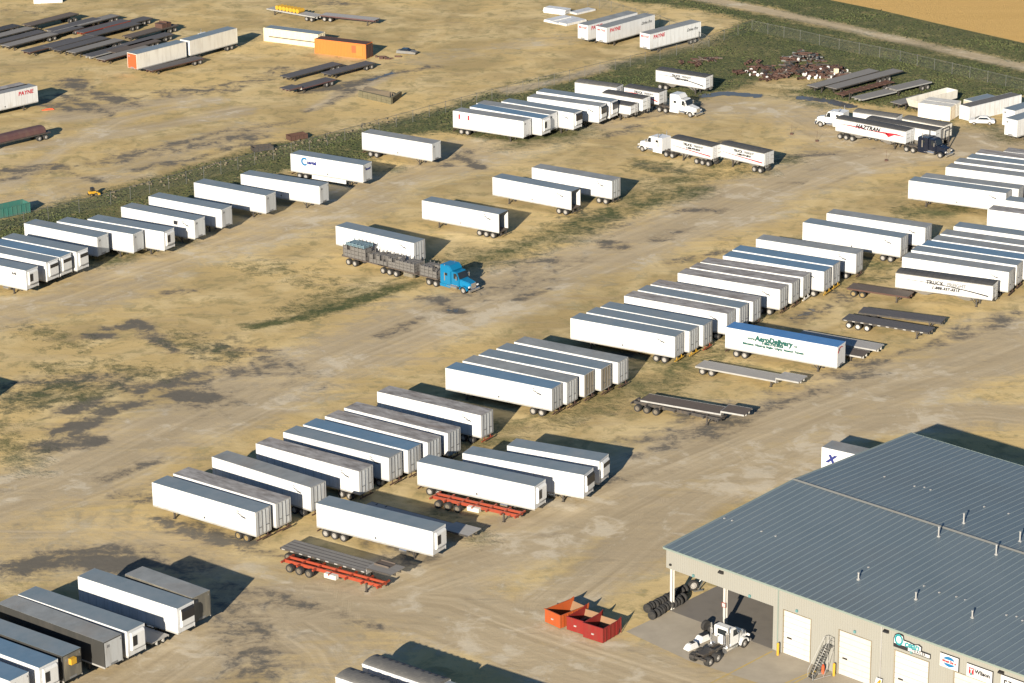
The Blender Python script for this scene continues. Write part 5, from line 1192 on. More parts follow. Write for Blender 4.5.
# ------------------------------------------------------------------ workshop
YB = -43.7
ax_ = Vector((math.cos(R(YB)), math.sin(R(YB)), 0)); ay_ = Vector((-math.sin(R(YB)), math.cos(R(YB)), 0))
OX, OY = 16.35, 275.6
def BW(u, v, z=0):          # building frame to world
    p = Vector((OX, OY, 0)) + ax_*u + ay_*v; return (p.x, p.y, z)
shop = thing('workshop_building', 'large cream metal workshop with blue-grey ribbed roof and open corner bay', 'building', (OX, OY, 0), YB)
EV = 7.4; RD = 8.35; D2 = 22.3; LB = 62.0; BAY = 14.7
for nm, v0, v1 in (('front', -.25, D2), ('back', 2*D2+.25, D2)):
    mb = MB(); z0, z1 = EV, RD
    mb.hexa([(-.2,min(v0,v1),(z0 if v0<v1 else z1)-.12),(LB,min(v0,v1),(z0 if v0<v1 else z1)-.12),(LB,max(v0,v1),(z1 if v0<v1 else z0)-.12),(-.2,max(v0,v1),(z1 if v0<v1 else z0)-.12),
             (-.2,min(v0,v1),(z0 if v0<v1 else z1)),(LB,min(v0,v1),(z0 if v0<v1 else z1)),(LB,max(v0,v1),(z1 if v0<v1 else z0)),(-.2,max(v0,v1),(z1 if v0<v1 else z0))])
    r = put('roof', mb.mesh('roof', 'droof'), shop)
    mb = MB(); n = int(LB/.92)
    va, vb = min(v0,v1), max(v0,v1); za, zb = (z0, z1) if v0 < v1 else (z1, z0)
    for i in range(n+1):
        u = -.15+i*.92
        mb.hexa([(u,va,za),(u+.18,va,za),(u+.18,vb,zb),(u,vb,zb),(u+.06,va,za+.06),(u+.12,va,za+.06),(u+.12,vb,zb+.06),(u+.06,vb,zb+.06)])
    put('standing_seams', mb.mesh('standing_seams', 'roofrib'), r)
put('ridge_cap', MB().hexa([(-.22,D2-.28,RD+.03),(LB,D2-.28,RD+.03),(LB,D2+.28,RD+.03),(-.22,D2+.28,RD+.03),(-.22,D2-.05,RD+.13),(LB,D2-.05,RD+.13),(LB,D2+.05,RD+.13),(-.22,D2+.05,RD+.13)]).mesh('ridge_cap', 'ridgecap'), shop)
put('gutter', MB().box(-.2, LB, -.34, -.255, EV-.2, EV+.0).mesh('gutter', 'trim'), shop)
put('gutter', MB().box(-.2, LB, 2*D2+.255, 2*D2+.34, EV-.2, EV+.02).mesh('gutter', 'trim'), shop)
put('gable_trim', MB().hexa([(-.26,-.3,EV-.15),(-.205,-.3,EV-.15),(-.205,D2,RD-.15),(-.26,D2,RD-.15),(-.26,-.3,EV+.04),(-.205,-.3,EV+.04),(-.205,D2,RD+.04),(-.26,D2,RD+.04)])
    .hexa([(-.26,D2,RD-.15),(-.205,D2,RD-.15),(-.205,2*D2+.3,EV-.15),(-.26,2*D2+.3,EV-.15),(-.26,D2,RD+.04),(-.205,D2,RD+.04),(-.205,2*D2+.3,EV+.04),(-.26,2*D2+.3,EV+.04)]).mesh('gable_trim', 'trim'), shop)
# front wall pieces with door openings
HD = 4.95
doors_u = [(16.1, 19.6), (23.3, 27.3), (30.3, 34.4), (37.5, 41.6), (44.7, 48.8), (51.9, 56.0)]
def panel(mb, u0, u1, z0, z1, v=0.0, t=.12):
    mb.box(u0, u1, v, v+t, z0, z1)
    n = max(1, int(round((u1-u0)/.30))); w = (u1-u0)/n
    for i in range(n): mb.box(u0+i*w+w*.30, u0+i*w+w*.70, v-.025, v, z0, z1)
mb = MB()
panel(mb, 0, BAY+.0, HD, EV-.13)
u = BAY
for a, b in doors_u:
    panel(mb, u, a-.12, 0, EV-.13); panel(mb, a-.12, b+.12, HD+.1, EV-.13); u = b+.12
panel(mb, u, LB, 0, EV-.13)
put('front_wall', mb.mesh('front_wall', 'cream'), shop)
mb = MB(); mb.box(BAY, BAY+.12, .12, 2*D2, 0, EV-.1); mb.box(BAY+.12, LB, 2*D2-.12, 2*D2, 0, EV-.13); mb.box(LB-.12, LB, .12, 2*D2-.12, 0, EV-.2)
put('side_wall', mb.mesh('side_wall', 'cream'), shop)
put('bay_header', MB().box(-.02, .10, .12, 2*D2, HD, EV-.13).box(0, BAY, .125, .25, HD+.02, EV-.14).mesh('bay_header', 'cream'), shop)
for v in (.25, 11.0, 22.0, 33.0, 44.0):
    put('column', MB().box(.45,.55,v+.05,v+.35,0,EV-.2).box(.35,.65,v,v+.05,0,EV-.2).box(.35,.65,v+.35,v+.40,0,EV-.2).mesh('column', 'bdoor'), shop)
put('column', MB().box(7.85,7.95,.30,.60,0,EV-.2).box(7.75,8.05,.25,.30,0,EV-.2).box(7.75,8.05,.60,.65,0,EV-.2).mesh('column', 'bdoor'), shop)
put('downpipe', MB().box(BAY+.62,BAY+.74,-.11,-.03,0,EV-.2).mesh('downpipe', 'trim'), shop)
put('downpipe', MB().box(28.55,28.67,-.11,-.03,0,EV-.2).mesh('downpipe', 'rail'), shop)
for a, b in doors_u:
    mb = MB(); n = 8
    for i in range(n): mb.box(a, b, .06, .10, .0+i*(HD)/n+.03, (i+1)*(HD)/n-.02)
    mb.box(a, b, .12, .16, 0, HD+.08)
    d = put('overhead_door', mb.mesh('overhead_door', 'bdoor'), shop)
    put('door_frame', MB().box(a-.10,a-.01,-.05,.12,0,HD+.08).box(b+.01,b+.10,-.05,.12,0,HD+.08).box(a-.01,b+.01,-.05,.12,HD+.01,HD+.08).mesh('door_frame', 'door_brown'), d)
    put('mail_slot', MB().box(a+.45,a+1.05,.03,.06,1.85,2.03).mesh('mail_slot', 'black'), d)
    put('door_light', MB().box((a+b)/2-.12,(a+b)/2+.12,-.2,-.03,HD+.35,HD+.62).mesh('door_light', 'lampteal'), shop)
for uu in (3.9, 11.6):
    put('door_light', MB().box(uu-.12,uu+.12,-.2,-.03,HD+.1,HD+.38).mesh('door_light', 'lampteal'), shop)
for uu in (7.7, 29.2, 43.0): put('wall_lamp', MB().hexa([(uu-.3,-.35,EV-.75),(uu+.3,-.35,EV-.75),(uu+.3,-.03,EV-.85),(uu-.3,-.03,EV-.85),(uu-.3,-.3,EV-.6),(uu+.3,-.3,EV-.6),(uu+.3,-.03,EV-.5),(uu-.3,-.03,EV-.5)]).mesh('wall_lamp', 'black'), shop)
put('wall_lamp', MB().box(.55,.8,-.2,-.03,EV-2.0,EV-1.8).mesh('wall_lamp', 'black'), shop)
# rain vents: positions in the building frame
for (u, v) in VENTS:
    z = EV+(RD-EV)*(v/D2 if v < D2 else (2*D2-v)/D2)
    hv = .75 if v < 10 else 1.1
    put('vent_pipe', MB().cyl((u,v,z-.05),(u,v,z+hv),.085,10).cyl((u,v,z+hv),(u,v,z+hv+.1),.12,10).cyl((u,v,z),(u,v,z+.12),.2,10).mesh('vent_pipe', 'rail'), shop)
# screws / fastener glints on the roof: rows of small pale blocks stand in for them
mb = MB()
for v in (9.2, 30.5):
    z = EV+(RD-EV)*(v/D2 if v < D2 else (2*D2-v)/D2)
    for i in range(60):
        u = .4+i*1.02+random.uniform(-.1,.1)
        if random.random() < .28: vv_ = v+random.uniform(-.3,.3); mb.box(u, u+.14, vv_, vv_+.22, z+.02, z+.12)
put('glint_blocks', mb.mesh('glint_blocks', 'rail'), shop)
# signs
def sign(label, u, z, w, h, extra):
    t = thing('wall_sign', label, 'sign', BW(u, -.10, z), YB)
    put('board', MB().box(-w/2, w/2, -.02, .06, -h/2, h/2).mesh('board', 'signwhite'), t)
    put('frame', MB().box(w/2, w/2+.08, -.03, .07, -h/2-.04, h/2+.08).box(-w/2, w/2, -.03, .07, h/2, h/2+.08).mesh('frame', 'ink'), t)
    extra(t)
def fx_(t, me, x, z, y=-.03, name='lettering'): return put(name, me, t, (x, y, z), (R(90), 0, 0))
s1 = thing('shop_sign', 'big teal and white cut-out company sign above the third white door', 'sign', BW(32.3, -.12, 5.95), YB)
put('board', MB().prism([(-2.15,-.55),(2.35,-.55),(2.35,.0),(1.25,.02),(1.3,.45),(.9,.62),(.4,.45),(-.3,.55),(-.9,.55),(-1.0,1.0),(-1.5,1.15),(-2.0,.85),(-2.2,.3)], -.02, .07).mesh('board', 'ink', bevel=0), s1)
put('face', MB().prism([(-2.08,-.12),(1.18,-.05),(1.2,.38),(.85,.5),(.4,.36),(-.3,.45),(-.95,.45),(-1.05,.85),(-1.5,1.0),(-1.95,.75),(-2.1,.3)], -.035, -.021).mesh('face', 'signwhite'), s1)
put('face', MB().box(-.35, 2.28, -.036, -.021, -.46, -.12).mesh('face', 'signwhite'), s1)
put('letter_disc', shape_mesh(arc_band(-1.5,.38,.42,.5,0,360,.22,.22,24), 'ink_teal', 'letter_disc'), s1, (0,-.04,0), (R(90),0,0))
fx_(s1, text_mesh('cean', 1.0, 'ink_teal', .03, .15, .95), .10, .22, -.06)
fx_(s1, text_mesh('TRAILER', .40, 'ink', .005, 0, 1.15), .98, -.29, -.06)
def s2(t):
    fx_(t, shape_mesh(arc_band(0,0,.48,.30,0,360,.5,.5,20), 'ink_blue', 'emblem'), 0, 0, -.025, 'emblem')
    fx_(t, shape_mesh([[(-.9,-.2),(.9,-.2),(.9,.2),(-.9,.2)]], 'signwhite', 'band'), 0, 0, -.036, 'band')
    fx_(t, text_mesh('Great Dane', .34, 'ink_red', .025, .15), 0, 0, -.048)
sign('white sign with a blue and red oval emblem right of the cut-out sign', 36.9, 5.85, 2.2, 1.4, s2)
def s3(t):
    fx_(t, shape_mesh([[(-.3,-.35),(.3,-.35),(.3,.35),(-.3,.35)]], 'ink_red', 'emblem'), -.95, 0, -.025, 'emblem')
    fx_(t, text_mesh('T', .55, 'signwhite', .03), -.95, 0, -.04); fx_(t, text_mesh('Wilson', .62, 'ink', .025), .35, .08, -.03); fx_(t, text_mesh('Trailer Sales', .2, 'ink_grey', .0), .35, -.35, -.03)
sign('white sign with red square and black name, fourth door along', 40.5, 5.75, 3.0, 1.35, s3)
def s4(t):
    fx_(t, shape_mesh([[(-1.35,-.35),(-.95,-.35),(-.95,-.2),(-1.2,-.2),(-1.2,.2),(-.95,.2),(-.95,.35),(-1.35,.35)], [(-.45,-.35),(-.85,-.35),(-.85,-.2),(-.6,-.2),(-.6,.2),(-.85,.2),(-.85,.35),(-.45,.35)]], 'ink', 'emblem'), 0, 0, -.025, 'emblem')
    fx_(t, text_mesh('WESTERN', .42, 'ink', .02), .5, 0, -.03)
    fx_(t, shape_mesh([[(-.3,-.2),(.3,-.2),(.3,.2),(-.3,.2)]], 'ink_red', 'emblem'), 1.4, -.4, -.028, 'emblem')
sign('white sign with bracket emblem and black name cut by the right edge', 44.7, 5.75, 3.4, 1.5, s4)
# small no-smoking board on the bay column
t = thing('column_notice', 'small red and white notice fixed on the second bay column', 'sign', BW(7.9, .20, 2.9), YB, me=MB().box(-.28,.28,-.03,.0,-.28,.28).mesh('column_notice', 'red'))
put('panel', MB().box(-.2,.2,-.045,-.03,-.22,.2).mesh('panel', 'door'), t)
# bollards
for i, (x, y) in enumerate(((27.4, 264.0), (32.7, 259.05), (36.9, 255.1), (BW(29.1,-1.0)[0], BW(29.1,-1.0)[1]))[:4]):
    mb = MB().cyl((0,0,0),(0,0,1.35),.14,12).cyl((0,0,1.35),(0,0,1.43),.14,12,0,.05)
    thing('bollard', ['yellow bollard left of the first white door', 'yellow bollard between the rolling stairs and second door', 'yellow bollard at the left side of the third door', 'yellow bollard near the white board by the third door'][i], 'bollard', (x, y, 0), 0, 'yellow bollards along the workshop', me=mb.mesh('bollard', 'yellow'))
x, y, _ = BW(28.85, -.9); thing('barrel', 'white board leaning at the wall left of the third door', 'board', (x, y, 0), YB, me=MB().hexa([(-.35,-.3,0),(.35,-.3,0),(.35,-.2,0),(-.35,-.2,0),(-.35,.35,1.5),(.35,.35,1.5),(.35,.45,1.5),(-.35,.45,1.5)]).mesh('leaning_board', 'white2')).name = 'leaning_board'
x, y, _ = BW(22.1, -1.0); thing('fire_extinguisher', 'red cylinder standing beside the bollard at the rolling stairs', 'extinguisher', (x, y, 0), 0, me=MB().cyl((0,0,0),(0,0,.9),.15,10).cyl((0,0,.9),(0,0,1.05),.05,8).mesh('fire_extinguisher', 'redend'))
# rolling stairs
x, y, _ = BW(20.6, -2.0)
x, y = 31.35, 258.9
t = thing('rolling_stairs', 'tall grey rolling staircase standing between the first two white doors', 'stairs', (x, y, 0), 30)
t.scale = (.68, 1, .95)
mb = MB(); n = 12
for i in range(n): mb.box(-2.0+i*.24, -1.75+i*.24, -.4, .4, .2+i*.27, .25+i*.27)
put('treads', mb.mesh('treads', 'frame'), t)
put('stringer', MB().hexa([(-2.1,-.44,0),(-1.9,-.44,0),(-1.9,-.40,0),(-2.1,-.40,0),(.75,-.44,3.4),(.95,-.44,3.4),(.95,-.40,3.4),(.75,-.40,3.4)]).hexa([(-2.1,.40,0),(-1.9,.40,0),(-1.9,.44,0),(-2.1,.44,0),(.75,.40,3.4),(.95,.40,3.4),(.95,.44,3.4),(.75,.44,3.4)]).mesh('stringer', 'steel'), t)
put('platform', MB().box(.8,1.7,-.44,.44,3.35,3.42).mesh('platform', 'steel'), t)
mb = MB()
for s in (-.42, .42):
    mb.cyl((1.65,s,.05),(1.65,s,4.4),.035,6).cyl((.85,s,3.4),(.85,s,4.4),.03,6).cyl((.85,s,4.4),(1.65,s,4.4),.03,6).cyl((-2.0,s,1.0),(.85,s,4.4),.03,6).cyl((-2.0,s,.1),(-2.0,s,1.0),.03,6).cyl((-2.0,s,.12),(1.65,s,.12),.035,6).cyl((0,s,.12),(1.65,s,3.3),.025,6)
mb.cyl((1.65,-.42,4.4),(1.65,.42,4.4),.03,6).cyl((1.65,-.42,3.9),(1.65,.42,3.9),.03,6)
put('handrail', mb.mesh('handrail', 'rail'), t)
for s in (-.42,.42): put('caster', tyre_me(.08,.12), t, (1.65, s, .12))
# bins (open-backed scoop boxes)
def scoop(label, x, y, yaw, mat, L=4.4, W=2.3, H=1.5):
    t = thing('scoop_bin', label, 'bin', (x, y, 0), yaw, 'red and orange scoop bins')
    mb = MB(); T_ = .07
    mb.box(0, T_, -W/2, W/2, .1, H)
    for s in (-1, 1):
        ya, yb = sorted((s*W/2, s*(W/2-T_)))
        mb.prism([(T_,.1),(L*.85,.1),(L,H*.75),(L*1.02,H+.15),(L*.86,H-.02),(T_,H)], ya, yb)
    for i in range(5): mb.box(.4+i*.7,.5+i*.7,-W/2-.05,-W/2,.1,H-.1)
    mb.box(-.06,T_,-W/2-.05,W/2+.05,H-.02,H+.06)
    put('body', mb.mesh('body', mat), t)
    put('end_wall', MB().hexa([(L*.84,-W/2+T_,.1),(L*.84+.06,-W/2+T_,.1),(L*.84+.06,W/2-T_,.1),(L*.84,W/2-T_,.1),(L*.97,-W/2+T_,H*.8),(L*.97+.06,-W/2+T_,H*.8),(L*.97+.06,W/2-T_,H*.8),(L*.97,W/2-T_,H*.8)]).mesh('end_wall', 'bin_in'), t)
    put('floor', MB().box(T_, L*.84, -W/2+T_, W/2-T_, .1, .18).mesh('floor', 'bin_in'), t)
    put('latch', MB().box(-.09,-.0,-.15,.15,.75,.9).mesh('latch', 'rim'), t)
    return t
scoop('orange scoop bin, left one of the three', 4.0, 271.7, 42, 'bin_orange', 4.2, 2.4, 1.6)
scoop('red scoop bin with dark rubbish inside, middle one of the three', 6.4, 269.9, 52, 'bin_red', 3.4, 2.3, 1.6)
scoop('red scoop bin nearest the camera, right one of the three', 8.2, 267.9, 52, 'bin_red', 3.3, 2.6, 1.75)
mb = MB()
for _ in range(22):
    a = random.uniform(.4,3.2); b = random.uniform(-.8,.8); s = random.uniform(.15,.4); mb.box(a, a+s*1.6, b, b+s, 0, s*1.2)
thing('rubbish', 'dark rubbish heap inside the middle red bin', 'rubbish', (6.4, 269.9, .185), 52, me=mb.mesh('rubbish', 'frame'))
# tyres: two rows of stacked tyres, plus loose ones
def tyre_one(label, x, y, z, yaw, r=.52, w=.28, tilt=0):
    o = thing('loose_tyre', label, 'tyre', (x, y, z), 0, 'loose tyres at the open bay', me=tyre_me(w, r))
    o.rotation_euler = (R(tilt), 0, R(yaw)); return o
n = 0
for (xa, ya), (xb, yb), cnt, nm in (((14.2,274.7),(18.6,279.6),15,'left'), ((14.6,272.9),(18.3,277.4),14,'right')):
    for i in range(cnt):
        k = i/(cnt-1); d = math.degrees(math.atan2(yb-ya, xb-xa))
        tyre_one('black tyre standing on edge in the %s-hand tyre row at the bay corner' % nm, xa+(xb-xa)*k+random.uniform(-.14,.14), ya+(yb-ya)*k+random.uniform(-.1,.1), .52, d-90+random.uniform(-16,16), random.choice((.5,.52,.48)), .27, random.uniform(-5,5))
        bpy.data.objects[-1] if False else None
tyre_one('big tyre leaning at the second bay column behind the truck', 20.3, 270.2, .58, 40, .6, .4)
tyre_one('tyre beside the big one at the second bay column', 20.9, 269.4, .5, 35, .52, .3)
t = thing('wheel_dolly', 'grey wheel and dolly frame at the end of the tyre rows', 'dolly', (19.6, 280.4, 0), 20)
o = put('wheel', tyre_me(.4,.62), t, (0,0,.62)); put('rim', rim_me(-1,.4,.62), o)
put('frame', MB().cyl((.3,-.6,.1),(1.8,.4,1.5),.07,6).cyl((.3,.5,.1),(1.8,.4,1.5),.07,6).box(-.2,.9,-.7,-.55,.1,.25).mesh('frame', 'steel'), t)
# two moulded white hoods on the apron
x, y = 18.5, 265.8
t = thing('engine_hood', 'white moulded engine hood lying left of the day-cab tractor', 'hood', (x, y, 0), 40, 'loose white truck hoods'); t.scale = (.8,.8,.8)
put('shell', MB().hexa([(-1.1,-.6,.05),(1.0,-.5,.05),(1.0,.5,.05),(-1.1,.6,.05),(-.6,-.45,.75),(.7,-.35,.9),(.7,.35,.9),(-.6,.45,.75)]).mesh('shell', 'white2', bevel=.1), t); put('vent', MB().box(-.2,.4,-.3,.3,.84,.92).mesh('vent', 'black'), t)
t = thing('engine_hood', 'white hood with dark top, behind the other loose hood', 'hood', (19.8, 267.7, 0), 40, 'loose white truck hoods'); t.scale = (.8,.8,.8)
put('shell', MB().hexa([(-1.1,-.7,.05),(1.0,-.6,.05),(1.0,.6,.05),(-1.1,.7,.05),(-.6,-.55,.8),(.7,-.45,.9),(.7,.45,.9),(-.6,.55,.8)]).mesh('shell', 'white2', bevel=.1), t); put('vent', MB().box(-.4,.6,-.4,.4,.86,.96).mesh('vent', 'black'), t)

# ------------------------------------------------------------------ apron lines and slab
mb = MB(); mb.quad([(x, y, .008) for x, y in APRON])
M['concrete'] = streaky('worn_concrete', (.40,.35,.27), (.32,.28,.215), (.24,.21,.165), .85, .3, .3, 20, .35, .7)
struct(put('concrete_apron', mb.mesh('concrete_apron', 'concrete')))
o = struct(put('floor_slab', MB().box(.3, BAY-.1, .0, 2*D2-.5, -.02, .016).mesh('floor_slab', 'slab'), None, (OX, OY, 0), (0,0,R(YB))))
mb = MB()
for u0, v0, u1, v1 in ((BAY+.3,-.4,BAY+.3,-11.0),(BAY+6.6,-.8,BAY+6.6,-11),(21.2,-.5,20.2,-9),(28.9,-.6,28.9,-8)):
    d = Vector((u1-u0, v1-v0, 0)).normalized(); nn = Vector((-d.y, d.x, 0))*.09
    mb.quad([(u0-nn.x,v0-nn.y,.012),(u1-nn.x,v1-nn.y,.012),(u1+nn.x,v1+nn.y,.012),(u0+nn.x,v0+nn.y,.012)])
struct(put('painted_lines', mb.mesh('painted_lines', 'linepaint'), None, (OX, OY, 0), (0,0,R(YB))))

# ------------------------------------------------------------------ fences
def chain_mat():
    m, nt, b = newmat('chain_link_mesh')
    b.inputs['Base Color'].default_value = (.33,.34,.33,1); b.inputs['Metallic'].default_value = .4; b.inputs['Roughness'].default_value = .5
    b.inputs['Alpha'].default_value = .06
    return m
M['chain'] = chain_mat()
def fence(label, pts, step=4.2, h=2.1):
    t = thing('chain_link_fence', label, 'fence', (pts[0][0], pts[0][1], 0))
    ox, oy = pts[0]; post = MB().cyl((0,0,0),(0,0,h+.08),.04,8).cyl((0,0,h+.08),(0,0,h+.14),.07,8).mesh('post', 'steel')
    mesh = MB(); rail = MB(); k = 0
    for (xa, ya), (xb, yb) in zip(pts, pts[1:]):
        l = math.hypot(xb-xa, yb-ya); n = max(1, int(round(l/step)))
        for i in range(n):
            x = xa+(xb-xa)*i/n-ox; y = ya+(yb-ya)*i/n-oy
            if k < 100: put('post', post, t, (x, y, 0), (random.uniform(-.02,.02), random.uniform(-.02,.02), 0)); k += 1
        a = (xa-ox, ya-oy); b = (xb-ox, yb-oy)
        mesh.quad([(a[0],a[1],.05),(b[0],b[1],.05),(b[0],b[1],h),(a[0],a[1],h)])
        rail.cyl((a[0],a[1],h+.02),(b[0],b[1],h+.02),.035,6)
    put('wire_mesh', mesh.mesh('wire_mesh', 'chain'), t); put('top_rail', rail.mesh('top_rail', 'steel'), t)
    return t
fence('long chain-link fence along the grass strip on the left side of the yard', SPOTS['fenceA'])
fence('chain-link fence running right from the yard corner along the grass', SPOTS['fenceB'])
fence('chain-link fence behind the red-lettered trailers at the top', SPOTS['fenceC'])

# ------------------------------------------------------------------ ground
xs = np.concatenate([[-4000,-2000,-1000,-500,-300,-200,-160], np.arange(-130, 131, 1.1), [160,200,300,500,1000,2000,4000]])
ys = np.concatenate([[-2000,-800,-200,0,100,160,200], np.arange(225, 640, 1.1), [680,760,900,1200,1800,3000,6000]])
nx, ny = len(xs), len(ys)
X, Y = np.meshgrid(xs, ys); Xf, Yf = X.ravel(), Y.ravel()
masks = {c: np.zeros(nx*ny, dtype=np.float32) for c in 'GDLWFC'}
wob = 1.6*np.sin(Xf*.23+Yf*.11)+1.2*np.sin(Yf*.31-Xf*.17+1.3)
def seg_dist(px, py, a, b):
    ax0, ay0 = a; bx0, by0 = b; dx, dy = bx0-ax0, by0-ay0; l2 = dx*dx+dy*dy+1e-9
    t_ = np.clip(((px-ax0)*dx+(py-ay0)*dy)/l2, 0, 1); return np.hypot(px-ax0-t_*dx, py-ay0-t_*dy)
def poly_sd(px, py, P):
    d = np.full(px.shape, 1e9); inside = np.zeros(px.shape, bool)
    for i in range(len(P)):
        a, b = P[i], P[(i+1) % len(P)]
        d = np.minimum(d, seg_dist(px, py, a, b))
        c = ((a[1] > py) != (b[1] > py)) & (px < (b[0]-a[0])*(py-a[1])/(b[1]-a[1]+1e-12)+a[0]); inside ^= c
    return np.where(inside, d, -d)
for ch, s, soft, P in ZONES:
    if len(P) < 3: continue
    v = np.clip(.5+poly_sd(Xf, Yf, P)/(2*soft), 0, 1)*s
    masks[ch] = np.clip(np.maximum(masks[ch], v) if s > 0 else masks[ch]+v, 0, 1)
gzone = masks['G'].copy()
for ch, w, s, P in STROKES:
    d = np.full(Xf.shape, 1e9)
    for a, b in zip(P, P[1:]): d = np.minimum(d, seg_dist(Xf, Yf, a, b))
    if ch in 'LDG' and s < 1: d = d+wob*min(w,5)*.12
    if ch in 'DGW' and s > 0: w = w*(.95 if ch == 'G' else .62)
    soft = {'L': .7, 'D': .8, 'G': .9, 'W': .6}.get(ch, .8)*w
    v = np.clip((w+soft-d)/(2*soft), 0, 1); v = v*v*(3-2*v)*s
    masks[ch] = np.clip(np.maximum(masks[ch], v) if s > 0 else masks[ch]+v, 0, 1)
lane_d = np.zeros(nx*ny); lane_s = np.zeros(nx*ny); best = np.full(nx*ny, 1e9)
for li, (ch, w, s, P) in enumerate(STROKES):
    if ch != 'L': continue
    acc = 0
    for a, b in zip(P, P[1:]):
        dx, dy = b[0]-a[0], b[1]-a[1]; l = math.hypot(dx, dy)+1e-9
        t_ = ((Xf-a[0])*dx+(Yf-a[1])*dy)/(l*l); tc_ = np.clip(t_, 0, 1)
        dd = np.hypot(Xf-a[0]-tc_*dx, Yf-a[1]-tc_*dy); sg = ((Yf-a[1])*dx-(Xf-a[0])*dy)/l
        score = dd/max(w, 1); up = score < best
        best = np.where(up, score, best); lane_d = np.where(up, sg+li*40, lane_d); lane_s = np.where(up, acc+t_*l, lane_s); acc += l
gv = np.zeros((nx*ny, 3), dtype=np.float32); gv[:,0] = Xf; gv[:,1] = Yf
idx = np.arange(nx*ny).reshape(ny, nx)
fq = np.stack([idx[:-1,:-1], idx[:-1,1:], idx[1:,1:], idx[1:,:-1]], -1).reshape(-1, 4)
gm = bpy.data.meshes.new('ground'); gm.vertices.add(nx*ny); gm.vertices.foreach_set('co', gv.ravel())
gm.loops.add(fq.size); gm.loops.foreach_set('vertex_index', fq.ravel().astype(np.int32)); gm.polygons.add(len(fq))
gm.polygons.foreach_set('loop_start', (np.arange(len(fq))*4).astype(np.int32)); gm.polygons.foreach_set('loop_total', np.full(len(fq), 4, dtype=np.int32))
gm.update(calc_edges=True)
for c in masks:
    at = gm.attributes.new('cover_'+c, 'FLOAT', 'POINT'); at.data.foreach_set('value', masks[c].astype(np.float32))
for nm_, arr in (('lane_across', lane_d), ('lane_along', lane_s)):
    at = gm.attributes.new(nm_, 'FLOAT', 'POINT'); at.data.foreach_set('value', arr.astype(np.float32))
def ground_mat():
    m, nt, b = newmat('yard_ground')
    LA = R(-50)
    v0 = coords(nt, (1,1,1)); vs = coords(nt, (.10, 1, 1), (0,0,R(-47)))
    vs2 = coords(nt, (.16, 1, 1), (0,0,R(-38)))
    def dn(vec, scale, detail, rough, dist):
        n = N(nt, 'ShaderNodeTexNoise', Scale=scale, Detail=detail, Roughness=rough, Distortion=dist); nt.links.new(vec, n.inputs['Vector']); return n.outputs['Fac']
    big = dn(v0, .022, 6, .6, 1.2); mid = dn(v0, .085, 8, .62, .8); mid2 = dn(v0, .30, 7, .65, .6); fine = dn(v0, 1.1, 6, .7, .3); grit = noise(nt, v0, 5, 3, .7)
    st1 = dn(vs, .40, 7, .66, .8); st2 = dn(vs2, 1.2, 5, .7, .5); st3 = dn(vs, .13, 5, .6, .6)
    tan1, tan2, tan3 = (.61,.45,.195), (.40,.30,.135), (.70,.56,.30)
    c = mixc(nt, ramp(nt, big, .40, .60), tan1, tan2)
    c = mixc(nt, mth(nt, 'MULTIPLY', ramp(nt, mid, .46, .66), .75), c, tan3)
    c = mixc(nt, mth(nt, 'MULTIPLY', ramp(nt, mid2, .50, .72), .65), c, (.36,.265,.135))
    c = mixc(nt, mth(nt, 'MULTIPLY', ramp(nt, st1, .52, .70), .45), c, (.36,.285,.18))
    c = mixc(nt, mth(nt, 'MULTIPLY', ramp(nt, st2, .58, .75), .22), c, (.70,.58,.38))
    # sparse olive weeds over the soil
    c = mixc(nt, mth(nt, 'MULTIPLY', ramp(nt, mth(nt, 'MULTIPLY', mid2, mth(nt, 'ADD', fine, .5)), .50, .66), .55), c, (.24,.22,.09))
    def A(n_):
        a = nt.nodes.new('ShaderNodeAttribute'); a.attribute_name = 'cover_'+n_; return a.outputs['Fac']
    def brk(n_, k1, k2, lo=.35, hi=.65, streaks=None):
        s = mth(nt, 'ADD', A(n_), mth(nt, 'MULTIPLY', mth(nt, 'SUBTRACT', mid2, .5), k1))
        s = mth(nt, 'ADD', s, mth(nt, 'MULTIPLY', mth(nt, 'SUBTRACT', fine, .5), k2))
        if streaks: s = mth(nt, 'ADD', s, mth(nt, 'MULTIPLY', mth(nt, 'SUBTRACT', st1, .5), streaks))
        gate = mth(nt, 'MULTIPLY', A(n_), 12, True)
        return mth(nt, 'MULTIPLY', ramp(nt, s, lo, hi), gate)
    la = nt.nodes.new('ShaderNodeAttribute'); la.attribute_name = 'lane_across'; lb = nt.nodes.new('ShaderNodeAttribute'); lb.attribute_name = 'lane_along'
    cx_ = nt.nodes.new('ShaderNodeCombineXYZ'); nt.links.new(la.outputs['Fac'], cx_.inputs[0]); nt.links.new(mth(nt, 'MULTIPLY', lb.outputs['Fac'], .035), cx_.inputs[1])
    rut = dn(cx_.outputs[0], .75, 5, .62, .25); rut2 = dn(cx_.outputs[0], .22, 4, .6, .2)
    fl = brk('L', .8, .5, .20, .70, .9)
    lc = mixc(nt, ramp(nt, rut, .38, .62), (.37,.30,.20), (.57,.475,.325)); lc = mixc(nt, mth(nt, 'MULTIPLY', ramp(nt, rut2, .40, .62), .6), lc, (.40,.325,.215)); lc = mixc(nt, mth(nt, 'MULTIPLY', ramp(nt, st3, .45, .65), .5), lc, (.36,.295,.20)); lc = mixc(nt, mth(nt, 'MULTIPLY', ramp(nt, mth(nt, 'MULTIPLY', mth(nt, 'ADD', mid, mid2), .5), .53, .60), .75), lc, (.66,.585,.45))
    c = mixc(nt, mth(nt, 'MULTIPLY', fl, .85), c, lc)
    fd0 = brk('D', 2.0, .8, .15, .60, .9); fd = brk('D', 2.2, 1.1, .46, .78, 1.0)
